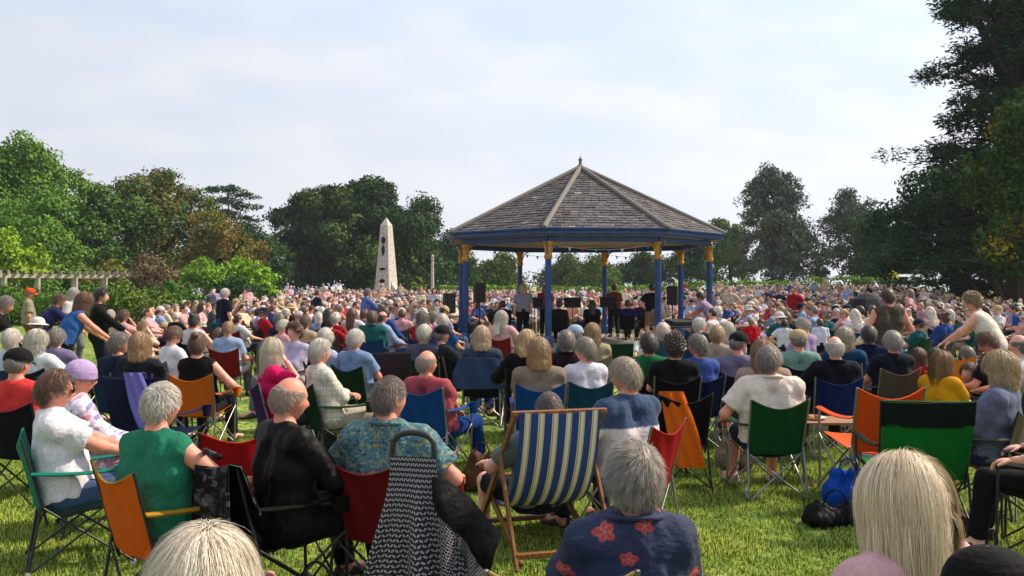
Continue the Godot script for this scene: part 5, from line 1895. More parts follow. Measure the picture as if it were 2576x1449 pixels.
func mid_people() -> void:
	# [head u, distance, turn, figure, hair style, hair, skin, top, legs, chair colour ("" none), words for the label, words for the chair]
	var P := [
		[45, 7.0, -8, "lap", "cap", Color(0.07, 0.07, 0.08), RED, Color(0.80, 0.22, 0.22), Color(0.2, 0.2, 0.25), Color(0.03, 0.04, 0.09), "person in dark cap and coral red T-shirt on a navy chair", "dark navy folding chair under the person in coral red"],
		[28, 10.4, -10, "lap", "short", WHITEH, PINK, Color(0.72, 0.78, 0.85), Color(0.3, 0.3, 0.35), Color(0.1, 0.2, 0.3), "white haired person in pale blue behind the dark cap", "slate chair under the person in pale blue"],
		[92, 10.0, -12, "look_r", "bob", WHITEH, PINK, Color(0.82, 0.82, 0.84), Color(0.3, 0.3, 0.35), Color(0.05, 0.08, 0.18), "white haired person in white with a bob, behind the lilac hat", "navy chair under the white haired person in white"],
		[142, 10.6, -10, "lap", "short", GREYH, PINK, Color(0.45, 0.42, 0.55), Color(0.2, 0.2, 0.25), Color(0.1, 0.1, 0.12), "grey haired person in mauve seated near the blue vest", "black chair under the person in mauve"],
		[300, 9.5, -15, "look_r", "short", GREYH, RED, Color(0.10, 0.13, 0.22), Color(0.2, 0.2, 0.25), Color(0.04, 0.16, 0.28), "grey haired person in dark navy shirt beside the blonde bob", "deep blue chair under the person in dark navy"],
		[352, 9.3, -10, "lap", "bob", BLONDH, PINK, Color(0.12, 0.12, 0.16), Color(0.2, 0.2, 0.25), Color(0.05, 0.08, 0.2), "person with golden blonde bob next to the dark navy shirt", "ink blue chair under the golden blonde bob"],
		[436, 11.0, -40, "down", "short", BROWNH, PINK, Color(0.83, 0.83, 0.86), Color(0.5, 0.45, 0.4), Color(0.36, 0.36, 0.27), "person in white top bending over on a khaki chair", "khaki chair under the person bending in white"],
		[498, 9.3, -4, "vest", "bun", BROWNH, PINK, Color(0.03, 0.03, 0.035), Color(0.1, 0.1, 0.12), Color(0.80, 0.38, 0.06), "person with pinned up brown hair in black sleeveless top", "amber orange chair under the black sleeveless top"],
		[682, 8.5, -62, "drink", "long", Color(0.76, 0.71, 0.62), PINK, Color(0.78, 0.06, 0.34), Color(0.2, 0.22, 0.25), Color(0.20, 0.08, 0.32), "person with pale blonde hair in hot pink top raising a hand", "purple folding chair under the person in hot pink"],
		[740, 12.0, 150, "cross", "curly", BROWNH, PINK, Color(0.66, 0.62, 0.74), Color(0.4, 0.4, 0.45), Color(0.2, 0.1, 0.12), "curly brown haired person in lilac facing away from the bandstand", "dark red chair under the curly haired person in lilac"],
		[818, 10.6, -45, "look_l", "short", WHITEH, RED, Color(0.62, 0.68, 0.82), Color(0.3, 0.3, 0.35), Color(0.03, 0.2, 0.1), "white haired person in light blue shirt above the beige check shirt", "bottle green chair under the light blue shirt"],
		[805, 8.4, -60, "cross", "short", WHITEH, RED, Color(-1, 0, 0), Color(0.66, 0.62, 0.56), Color(0.02, 0.19, 0.09), "white haired person in beige check shirt with folded arms", "dark green chair under the beige check shirt"],
		[894, 10.3, -30, "lap", "short", WHITEH, RED, Color(0.45, 0.54, 0.70), Color(0.6, 0.56, 0.5), Color(0.02, 0.16, 0.08), "white haired person in faded blue shirt on a dark green chair", "dark green chair under the faded blue shirt"],
		[1068, 11.6, -10, "lap", "short", WHITEH, PINK, Color(0.3, 0.3, 0.36), Color(0.2, 0.2, 0.25), Color(0.02, 0.17, 0.09), "white haired person on a green chair behind the bald reddened head", "green chair under the white haired person behind the bald head"],
		[1112, 11.6, -60, "rest", "cap", Color(0.08, 0.09, 0.09), TAN, Color(0.1, 0.12, 0.14), Color(0.05, 0.07, 0.42), Color(0.08, 0.08, 0.1), "reclining person in black with royal blue trousers", "black chair under the royal blue trousers"],
		[1212, 10.9, -5, "lap", "bob", Color(0.74, 0.64, 0.50), PINK, Color(0.2, 0.24, 0.32), Color(0.2, 0.2, 0.25), Color(0.05, 0.07, 0.12), "blonde person whose chair is draped with a denim jacket", "navy chair draped with a denim jacket"],
		[1325, 9.9, 0, "jacket", "bob", Color(0.76, 0.64, 0.46), PINK, Color(0.03, 0.03, 0.04), Color(0.1, 0.1, 0.12), Color(0.05, 0.05, 0.06), "blonde person in black jacket between the bandstand posts", "black chair under the blonde person in black jacket"],
		[1356, 8.35, 2, "lap", "bob", BLONDH, PINK, Color(0.5, 0.45, 0.4), Color(0.2, 0.2, 0.25), Color(0.02, 0.24, 0.48), "person with short golden hair sunk in the middle blue chair", "blue folding chair before the striped deckchair"],
		[1425, 10.0, 4, "jacket", "short", GREYH, PINK, Color(0.13, 0.07, 0.10), Color(0.1, 0.1, 0.12), Color(0.1, 0.05, 0.07), "grey haired person in dark maroon jacket", "maroon chair under the dark maroon jacket"],
		[1447, 11.4, -4, "lap", "cap", Color(0.58, 0.64, 0.72), PINK, Color(0.04, 0.28, 0.28), Color(0.2, 0.2, 0.25), Color(0.2, 0.2, 0.22), "person in pale blue cap and teal top", "grey chair under the teal top and pale cap"],
		[1490, 11.8, 3, "lap", "bob", BLONDH, PINK, Color(0.62, 0.57, 0.48), Color(0.2, 0.2, 0.25), Color(0.5, 0.46, 0.38), "blonde person in beige on a beige chair", "beige chair under the blonde person in beige"],
		[1472, 8.6, 18, "look_l", "short", Color(0.50, 0.47, 0.42), PINK, Color(0.80, 0.79, 0.84), Color(0.2, 0.2, 0.25), Color(0.02, 0.24, 0.33), "grey haired person in white hooded top on the teal blue chair", "teal blue chair under the white hooded top"],
		[1632, 9.5, 0, "lap", "short", DARKH, PINK, Color(0.05, 0.36, 0.2), Color(0.1, 0.1, 0.12), Color(0.03, 0.03, 0.035), "dark haired person in emerald top on a black chair", "black chair under the emerald top"],
		[1668, 12.2, 0, "lap", "short", Color(0.78, 0.70, 0.66), PINK, Color(0.10, 0.28, 0.30), Color(0.1, 0.1, 0.12), Color(0.1, 0.12, 0.14), "white haired person in dark teal near the mixing desk", "charcoal chair under the dark teal top"],
		[1696, 9.0, 3, "lap", "curly", Color(0.22, 0.18, 0.16), PINK, Color(0.04, 0.04, 0.045), Color(0.1, 0.1, 0.12), Color(0.025, 0.025, 0.03), "person with curly dark hair in black on a wide black chair", "black chair under the curly dark haired person"],
		[1756, 9.2, 12, "look_l", "short", GREYH, RED, Color(0.22, 0.32, 0.58), Color(0.2, 0.2, 0.25), Color(0.03, 0.09, 0.24), "grey haired person in bright blue shirt on a navy chair", "navy chair under the bright blue shirt"],
		[1804, 11.4, -20, "lap", "short", BLONDH, PINK, Color(0.6, 0.55, 0.5), Color(0.2, 0.2, 0.25), Color(0.2, 0.2, 0.22), "sandy haired person beside the black cap", "dim grey chair under the sandy haired person"],
		[1830, 12.2, -10, "lap", "bob", WHITEH, PINK, Color(0.75, 0.74, 0.78), Color(0.2, 0.2, 0.25), Color(0.25, 0.22, 0.25), "white haired person in pale grey behind the black cap", "plum grey chair under the white haired person in pale grey"],
		[1858, 9.6, -12, "look_r", "cap", Color(0.06, 0.09, 0.10), RED, Color(0.42, 0.40, 0.50), Color(0.2, 0.2, 0.25), Color(0.07, 0.08, 0.1), "person in black cap and lilac grey shirt", "charcoal black chair under the lilac grey shirt"],
		[1921, 8.25, -5, "lap", "long", Color(0.62, 0.47, 0.34), PINK, Color(0.6, 0.5, 0.45), Color(0.2, 0.2, 0.25), Color(0.1, 0.12, 0.2), "person with long light brown hair hidden behind the white shirt", "blue grey chair under the long light brown hair"],
		[2008, 10.4, 0, "rest", "cap", Color(0.66, 0.57, 0.44), RED, Color(0.42, 0.57, 0.52), Color(0.2, 0.2, 0.25), Color(0.05, 0.06, 0.14), "broad person in mint green shirt and straw cap", "midnight blue chair under the mint green shirt"],
		[2100, 8.9, -3, "jacket", "ring", WHITEH, PINK, Color(0.04, 0.05, 0.09), Color(0.1, 0.1, 0.12), Color(0.02, 0.10, 0.32), "balding white haired person in black jacket on the blue chair", "royal blue chair under the balding person in black"],
		[2124, 10.6, -35, "jacket", "bob", Color(0.62, 0.58, 0.50), PINK, Color(0.04, 0.22, 0.36), Color(0.1, 0.1, 0.12), Color(0.05, 0.1, 0.15), "grey haired person in petrol blue jacket", "dark teal chair under the petrol blue jacket"],
		[2246, 9.9, 8, "lap", "short", Color(0.56, 0.53, 0.50), RED, Color(0.06, 0.08, 0.13), Color(0.2, 0.2, 0.25), Color(0.33, 0.29, 0.25), "grey haired person in dark top on a taupe chair", "taupe chair under the grey haired person in dark top"],
		[2186, 11.3, -20, "jacket", "short", DARKH, TAN, Color(0.07, 0.09, 0.22), Color(0.1, 0.1, 0.12), Color(0.08, 0.1, 0.2), "dark haired person in indigo top beside the taupe chair", "indigo chair beside the taupe chair"],
		[2484, 9.6, 55, "down", "short", Color(0.34, 0.20, 0.11), RED, Color(0.04, 0.04, 0.06), Color(0.1, 0.1, 0.12), Color(0.1, 0.1, 0.12), "auburn haired person in black looking down", "black chair under the auburn haired person"],
		[2564, 9.2, 40, "lap", "ring", GREYH, PINK, Color(0.75, 0.75, 0.8), Color(0.2, 0.2, 0.25), Color(0.1, 0.1, 0.15), "bald pink headed person in white at the frame edge", "dark chair under the bald pink headed person"],
		[2353, 12.2, -20, "kneesup", "short", DARKH, PINK, Color(0.62, 0.03, 0.08), Color(0.1, 0.1, 0.12), "", "dark haired person in crimson sitting on the grass", ""],
		[2310, 12.6, -40, "propped", "bob", BROWNH, PINK, Color(0.72, 0.42, 0.46), Color(0.6, 0.6, 0.68), "", "person in salmon pink leaning back on the grass", ""],
		[2368, 9.3, -58, "low", "long", Color(0.50, 0.36, 0.19), PINK, Color(0.76, 0.54, 0.03), Color(0.05, 0.05, 0.06), Color(0.3, 0.3, 0.32), "person with long honey blonde hair in mustard yellow on a low chair", "low grey chair under the mustard yellow top"],
		[2440, 9.8, 120, "kneesup", "short", BROWNH, PINK, Color(0.4, 0.36, 0.3), Color(0.36, 0.33, 0.28), "", "person in khaki sitting on the grass facing the mustard yellow top", ""],
		[2233, 12.9, 5, "standvest", "short", Color(0.26, 0.16, 0.11), RED, Color(0.28, 0.25, 0.21), Color(0.16, 0.24, 0.34), "", "standing broad shouldered person in brown tank top and jeans", ""],
		[2446, 12.0, 50, "bendvest", "curly", Color(0.52, 0.42, 0.30), PINK, Color(0.80, 0.77, 0.72), Color(0.76, 0.70, 0.70), "", "standing person in white sleeveless dress leaning over the amber chair", ""],
		[1762, 23.0, 62, "bend", "short", Color(0.12, 0.11, 0.14), RED, Color(0.56, 0.50, 0.60), Color(0.58, 0.54, 0.46), "", "person in mauve T-shirt bending over the mixing desk", ""],
		[1888, 17.5, 10, "stand", "short", BLONDH, PINK, Color(0.68, 0.04, 0.10), Color(0.05, 0.05, 0.07), "", "child in bright red T-shirt standing on the lawn", "child"],
		[1974, 16.5, -30, "hips", "short", DARKH, PINK, Color(0.80, 0.79, 0.84), Color(0.07, 0.1, 0.2), "", "dark haired child in white T-shirt standing beside the red one", "child"],
		[2062, 17.0, 0, "stand", "short", BROWNH, PINK, Color(0.76, 0.77, 0.84), Color(0.05, 0.05, 0.07), "", "child in pale T-shirt standing near the mint green shirt", "child"],
		[12, 11.8, -60, "bend", "short", GREYH, TAN, Color(0.05, 0.05, 0.06), Color(0.1, 0.12, 0.2), "", "person in black stooping at the frame edge", ""],
		[95, 14.5, -20, "lap", "sun", Color(0.82, 0.78, 0.78), RED, Color(0.03, 0.27, 0.27), Color(0.2, 0.2, 0.25), Color(0.1, 0.12, 0.14), "person in white sun hat and teal top", "dark chair under the white sun hat"],
		[150, 16.0, -50, "bend", "short", BROWNH, RED, Color(0.13, 0.13, 0.30), Color(0.1, 0.1, 0.14), "", "person in indigo shirt stooping near the rose bushes", ""],
		[185, 18.5, -100, "stand", "bob", WHITEH, PINK, Color(0.74, 0.72, 0.74), Color(0.4, 0.4, 0.42), "", "white clad person standing by the rose bushes", ""],
		[212, 12.6, -50, "bendvest", "bob", Color(0.40, 0.27, 0.17), RED, Color(0.17, 0.34, 0.58), Color(0.04, 0.04, 0.05), "", "person in bright blue vest leaning forward over a chair", ""],
		[255, 14.2, -70, "standlong", "short", DARKH, PINK, Color(0.04, 0.045, 0.05), Color(0.05, 0.08, 0.12), "", "dark haired person in black jacket standing beside the blue vest", ""],
		[75, 19.5, -60, "stand", "cap", Color(0.78, 0.27, 0.10), TAN, Color(0.55, 0.52, 0.44), Color(0.45, 0.3, 0.1), "", "person in orange cap standing by the pergola bushes", ""],
		[566, 20.5, -40, "stand", "short", WHITEH, PINK, Color(0.05, 0.06, 0.16), Color(0.18, 0.26, 0.45), "", "white haired person in navy standing at the crowd edge", ""],
		[925, 24.0, -60, "standlong", "short", GREYH, PINK, Color(0.30, 0.40, 0.64), Color(0.1, 0.2, 0.3), "", "person in periwinkle shirt standing amid the seated crowd", ""],
	]
	for e in P:
		var tr := deg_to_rad(e[2])
		var fg: Dictionary = FIG[e[3]]
		var h: Vector3 = (fg.head as Transform3D).origin
		var sc := 0.66 if e[11] == "child" else 1.0
		var at := Vector3(px(e[0], e[1]), 0, -e[1]) - Basis(Vector3.UP, tr) * Vector3(h.x, 0, h.z)
		at.y = ground_y(at.x, at.z)
		hold(at)
		var look := {"skin": e[6], "legs": cloth(e[8]), "shoe": Color(0.25, 0.22, 0.2), "hseed": int(e[0]) % 3, "mid": true}
		look.top = cloth(Color.WHITE, check_print(), 5.0) if e[7].r < 0 else cloth(e[7])
		if e[4] in ["cap", "sun"]:
			look.hat = [e[4], e[5]]
			look.hair = ["short", GREYH]
		else: look.hair = [e[4], e[5]]
		if sc < 1.0: h *= sc
		if fg.spec.get("kind", "sit") == "sit":
			person(e[10], "", at, tr, fg, look, true)
			var c := chair(e[11], "", at, tr, fabric(e[9]), grey_frame if int(e[0]) % 2 == 0 else dark_frame)
			if e[3] == "low": c.scale = Vector3(1, 0.6, 1)
		else:
			person(e[10], "", at, tr, fg, look, true, sc)
	# legs of someone at the frame edge
	var at := Vector3(px(2640, 5.6), 0, -5.6)
	person("person mostly out of frame in black with bare shins", "", at, deg_to_rad(55), FIG.rest, {"skin": PINK, "hair": ["short", BROWNH], "top": cloth(Color(0.1, 0.1, 0.12)), "legs": cloth(Color(0.04, 0.05, 0.06)), "shoe": Color(0.1, 0.08, 0.08)}, true)
	chair("black chair at the frame edge beside the bright green one", "", at, deg_to_rad(55), fabric(Color(0.05, 0.05, 0.06)), dark_frame)
	# empty chairs
	chair("bright green high backed chair with a dark headrest, empty", "", on_ground(2342, 6.1) + Vector3(0, 0, -0.3), deg_to_rad(-6), fabric(Color(0.02, 0.40, 0.13)), dark_frame, "high", fabric(Color(0.015, 0.07, 0.04)))
	chair("vivid orange folding chair tucked behind the bright green one", "", on_ground(2222, 6.9) + Vector3(0, 0, -0.3), deg_to_rad(4), fabric(Color(0.86, 0.30, 0.04)), grey_frame).scale = Vector3.ONE * 1.14
	chair("amber yellow folding chair under the hand of the white dress", "", on_ground(2402, 11.4), deg_to_rad(150), fabric(Color(0.72, 0.42, 0.05)), grey_frame)
	chair("navy folding chair with a lavender cloth over one corner", "", on_ground(365, 7.7) + Vector3(0, 0, -0.3), deg_to_rad(-14), fabric(Color(0.06, 0.09, 0.24)), dark_frame, "high")
	chair("mauve brown upright chair, empty, before the faded blue shirt", "", on_ground(985, 10.9), deg_to_rad(-6), fabric(Color(0.20, 0.15, 0.17)), dark_frame, "high")
	chair("tall green folding chair, empty, in front of the bandstand platform", "", on_ground(1530, 12.6), 0.0, fabric(Color(0.03, 0.20, 0.10)), dark_frame, "high")
	chair("scarlet low camp chair between the green top and the black jacket", "", on_ground(545, 5.6) + Vector3(0, 0, -0.2), deg_to_rad(30), fabric(Color(0.62, 0.03, 0.06)), dark_frame)
	for q in [[2342, 6.3], [2262, 7.1], [2402, 11.4], [365, 7.9], [985, 11], [1530, 12.6], [1700, 12.5]]: hold(on_ground(q[0], q[1]))

func slung(at: Vector3, turn: float, label: String, m: Material) -> void:
	# cloth hung over a chair back: one sheet that falls on both sides of the top edge
	var t := thing("slung_jacket", label, "jacket", at, turn)
	var mb := MB.new()
	mb.sheet(func(u, v):
		var s: float = (v - 0.38) * 1.0
		var fold := 0.018 * sin(u * 19.0 + v * 4.0) + 0.012 * sin(u * 31.0 + 2.0)
		var ybase := 0.845 - 0.06 * sin(PI * u)
		var x := lerpf(-0.27, 0.27, u) * (1.0 + 0.12 * absf(s))
		if s < 0: return Vector3(x, ybase - pow(-s, 1.1) * 0.8 + 0.02, 0.325 + 0.25 * s + fold * 0.5)
		return Vector3(x, ybase - s * 0.95 + 0.02 - 0.03 * sin(u * 9.0) * s, 0.365 + 0.045 * sin(PI * u) + fold + 0.03 * s), 26, 18, 0.012)
	part(t, "cloth", mb.mesh(), m)
	mb = MB.new()
	mb.tube([Vector3(-0.1, 0.86, 0.36), Vector3(-0.05, 0.875, 0.385), Vector3(0.05, 0.875, 0.39), Vector3(0.1, 0.86, 0.365)], [0.016], 7)
	part(t, "collar", mb.mesh(), m)

func deckchair() -> void:
	var wood := StandardMaterial3D.new()
	wood.albedo_color = Color(0.56, 0.36, 0.15)
	wood.roughness = 0.5
	wood.uv1_triplanar = true
	wood.uv1_scale = Vector3(6, 1, 6)
	wood.albedo_texture = noise_tex(61, 0.04, 256, false, Color(0.7, 0.62, 0.55), Color.WHITE)
	var at := Vector3(px(1372, 5.55), 0, -5.75)
	var tr := deg_to_rad(16)
	var t := thing("deckchair", "wooden deckchair with blue and cream striped canvas", "deckchair", at, tr)
	# long frame: from the ground in front up to the head; short frame: crosses it and meets the ground behind
	for sx in [-1.0, 1.0]:
		var mb := MB.new()
		mb.bar(Vector3(sx * 0.285, 0.02, -0.62), Vector3(sx * 0.285, 0.93, 0.30), 0.024, 0.05, 0.005)
		part(t, "long_rail", mb.mesh(), wood)
		mb = MB.new()
		mb.bar(Vector3(sx * 0.255, 0.02, 0.34), Vector3(sx * 0.255, 0.36, -0.60), 0.024, 0.045, 0.005)
		part(t, "seat_rail", mb.mesh(), wood)
		mb = MB.new()
		mb.bar(Vector3(sx * 0.312, 0.66, 0.04), Vector3(sx * 0.312, 0.02, 0.44), 0.022, 0.04, 0.005)
		part(t, "prop", mb.mesh(), wood)
	for q in [[Vector3(0, 0.935, 0.305), 0.62], [Vector3(0, 0.10, 0.40), 0.62], [Vector3(0, 0.365, -0.61), 0.54], [Vector3(0, 0.06, -0.585), 0.56]]:
		var mb := MB.new()
		mb.bar(q[0] - Vector3(q[1] * 0.5, 0, 0), q[0] + Vector3(q[1] * 0.5, 0, 0), 0.035, 0.035, 0.008)
		part(t, "cross_bar", mb.mesh(), wood)
	var im := Image.create(256, 8, false, Image.FORMAT_RGB8)
	for x in 256:
		var s := fmod(x / 256.0 * 6.0 + 0.22, 1.0)
		var c := Color(0.10, 0.22, 0.46) if s < 0.55 else Color(0.84, 0.78, 0.64)
		if s > 0.62 and s < 0.66 or s > 0.92 and s < 0.95: c = Color(0.30, 0.34, 0.45)
		for y in 8: im.set_pixel(x, y, c)
	im.generate_mipmaps()
	var m := StandardMaterial3D.new()
	m.albedo_texture = ImageTexture.create_from_image(im)
	m.roughness = 0.85
	var mb := MB.new()
	mb.sheet(func(u, v):
		var x := lerpf(-0.262, 0.262, u)
		var a := Vector3(x, 0.945, 0.33)
		var b := Vector3(x, 0.02, 0.20)
		var c := Vector3(x, 0.36, -0.60)
		return a.lerp(b, v).lerp(b.lerp(c, v), v) + Vector3(0, -0.012, 0.012) * sin(PI * u) + Vector3(0, 0, 0.003 * sin(u * 25.0 + v * 8.0)), 20, 26, 0.005)
	part(t, "canvas", mb.mesh(), m)
	# its sitter
	var fg: Dictionary = FIG.deck
	person("person with shaved head and grey green shirt lying in the striped deckchair", "", at + Basis(Vector3.UP, tr) * Vector3(0, 0, -0.23), tr, fg, {"skin": PINK, "mid": true, "hair": ["buzz", Color(0.36, 0.30, 0.28)], "top": cloth(Color(0.36, 0.43, 0.43)), "legs": cloth(Color(0.06, 0.07, 0.1)), "shoe": Color(0.2, 0.2, 0.22)}, true)

# ------------------------------------------------------------------ musicians
func band() -> void:
	var fl := 0.12
	var M := [
		[1262, 25.2, 10, "jacket", "short", DARKH, Color(0.05, 0.05, 0.06), Color(0.05, 0.05, 0.06), "musician in black seated beside the raised loudspeaker"],
		[1316, 24.9, 5, "stand", "bob", BLONDH, Color(0.48, 0.48, 0.52), Color(0.04, 0.04, 0.05), "blonde musician in grey top and black trousers"],
		[1408, 25.3, -10, "jacket", "short", DARKH, Color(0.07, 0.07, 0.07), Color(0.06, 0.06, 0.07), "big musician in dark coat behind the front post"],
		[1488, 26.3, 0, "lap", "long", DARKH, Color(0.05, 0.10, 0.22), Color(0.05, 0.07, 0.15), "musician with long dark hair in navy"],
		[1545, 28.5, 8, "stand", "short", BROWNH, Color(0.45, 0.25, 0.12), Color(0.1, 0.1, 0.14), "musician in rust brown top at the back of the bandstand"],
		[1582, 26.4, -20, "lap", "short", BROWNH, Color(0.10, 0.13, 0.38), Color(0.06, 0.06, 0.1), "musician in royal blue with brown hair"],
		[1606, 27.6, 15, "jacket", "short", GREYH, Color(0.14, 0.16, 0.3), Color(0.1, 0.1, 0.14), "grey haired musician in slate blue jacket"],
		[1640, 25.0, 5, "hips", "short", DARKH, Color(0.03, 0.03, 0.04), Color(0.50, 0.40, 0.30), "musician in black shirt and tan shorts by the corner post"],
		[1372, 28.2, 0, "stand", "bob", Color(0.5, 0.3, 0.2), Color(0.6, 0.2, 0.22), Color(0.1, 0.1, 0.12), "musician in dusty red at the back of the bandstand"],
	]
	for e in M:
		var x := px(e[0], e[1])
		person(e[8], "musicians in the bandstand", Vector3(x, fl, -e[1]), deg_to_rad(e[2]), FIG[e[3]], {"skin": PINK, "hair": [e[4], e[5]], "top": cloth(e[6]), "legs": cloth(e[7]), "shoe": Color(0.05, 0.05, 0.05)})
		if e[3] in ["lap", "jacket"]: chair("black chair under the " + e[8].split(" in ")[0].split(" with ")[0] + " on the bandstand", "players' chairs in the bandstand", Vector3(x, fl, -e[1]), deg_to_rad(e[2]), fabric(Color(0.03, 0.03, 0.035)), dark_frame, "quad", null, null, null, true)
	# music stands
	for q in [[1440, 26.2], [1530, 26.9], [1345, 26.0]]:
		var at := Vector3(px(q[0], q[1]), fl, -q[1])
		var t := thing("music_stand", "black music stand among the musicians in the bandstand", "music stand", at, 0.0, "music stands in the bandstand")
		var mb := MB.new()
		mb.box(Vector3(0, 1.15, 0), Vector3(0.5, 0.34, 0.015), Basis(Vector3.RIGHT, -0.5), 0.004)
		part(t, "desk", mb.mesh(), mats["speaker_black"])
		mb = MB.new()
		mb.tube([Vector3(0, 0.2, 0), Vector3(0, 1.12, 0.01)], [0.012], 6)
		part(t, "pole", mb.mesh(), mats["speaker_black"])
		for k in 3:
			mb = MB.new()
			mb.tube([Vector3(0, 0.28, 0), Vector3(cos(k * 2.1) * 0.3, 0.01, sin(k * 2.1) * 0.3)], [0.009], 5)
			part(t, "leg", mb.mesh(), mats["speaker_black"])
	# mixing desk on a trestle table
	var t := thing("mixing_desk", "black mixing desk on a trestle table beside the bandstand", "mixing desk", on_ground(1722, 22.6), deg_to_rad(20))
	var mb := MB.new()
	mb.box(Vector3(0, 0.72, 0), Vector3(1.3, 0.04, 0.6), Basis.IDENTITY, 0.008)
	part(t, "table_top", mb.mesh(), mats["speaker_black"])
	mb = MB.new()
	mb.box(Vector3(0, 0.82, 0), Vector3(0.9, 0.13, 0.5), Basis(Vector3.RIGHT, 0.12), 0.02)
	part(t, "console", mb.mesh(), mats["grille"])
	for sx in [-0.55, 0.55]:
		for sz in [-0.25, 0.25]:
			mb = MB.new()
			mb.tube([Vector3(sx, 0.71, sz * 0.6), Vector3(sx, 0.0, sz)], [0.015], 6)
			part(t, "leg", mb.mesh(), mats["speaker_black"])

# ------------------------------------------------------------------ the crowd
const TOPS := [["white", Color(0.80, 0.79, 0.80)], ["white", Color(0.80, 0.79, 0.80)], ["pale pink", Color(0.78, 0.58, 0.60)], ["pale pink", Color(0.78, 0.60, 0.62)], ["pale blue", Color(0.56, 0.64, 0.77)], ["cream", Color(0.78, 0.73, 0.64)], ["navy", Color(0.07, 0.09, 0.19)], ["black", Color(0.04, 0.04, 0.045)], ["peach", Color(0.78, 0.52, 0.42)], ["lilac", Color(0.58, 0.50, 0.66)], ["beige", Color(0.68, 0.60, 0.50)], ["grey", Color(0.42, 0.42, 0.44)], ["teal", Color(0.06, 0.32, 0.34)], ["red", Color(0.58, 0.07, 0.10)], ["cream", Color(0.78, 0.73, 0.62)], ["bright blue", Color(0.12, 0.25, 0.52)]]
const HAIRS := [["white haired", WHITEH, 3], ["grey haired", GREYH, 4], ["brown haired", BROWNH, 4], ["blonde", BLONDH, 2], ["dark haired", DARKH, 3]]
const CHAIRC := [["navy", Color(0.05, 0.08, 0.2)], ["green", Color(0.02, 0.2, 0.1)], ["black", Color(0.03, 0.03, 0.035)], ["blue", Color(0.04, 0.18, 0.38)], ["red", Color(0.42, 0.04, 0.06)], ["grey", Color(0.25, 0.24, 0.25)]]
const SIT := ["lap", "rest", "forward", "look_r", "look_l", "cross", "vest", "down", "jacket", "drink"]
const SITW := {"lap": "sitting upright", "rest": "leaning back", "forward": "leaning forward", "look_r": "glancing sideways", "look_l": "glancing round", "cross": "with folded arms", "vest": "in sleeveless top", "down": "looking down", "jacket": "in long sleeves", "drink": "hand to mouth", "kneesup": "hugging knees", "propped": "propped on both arms", "stand": "standing", "hips": "standing hand on hip"}
const LEGC := [Color(0.10, 0.12, 0.2), Color(0.55, 0.5, 0.42), Color(0.06, 0.06, 0.07), Color(0.3, 0.3, 0.32), Color(0.25, 0.33, 0.46)]
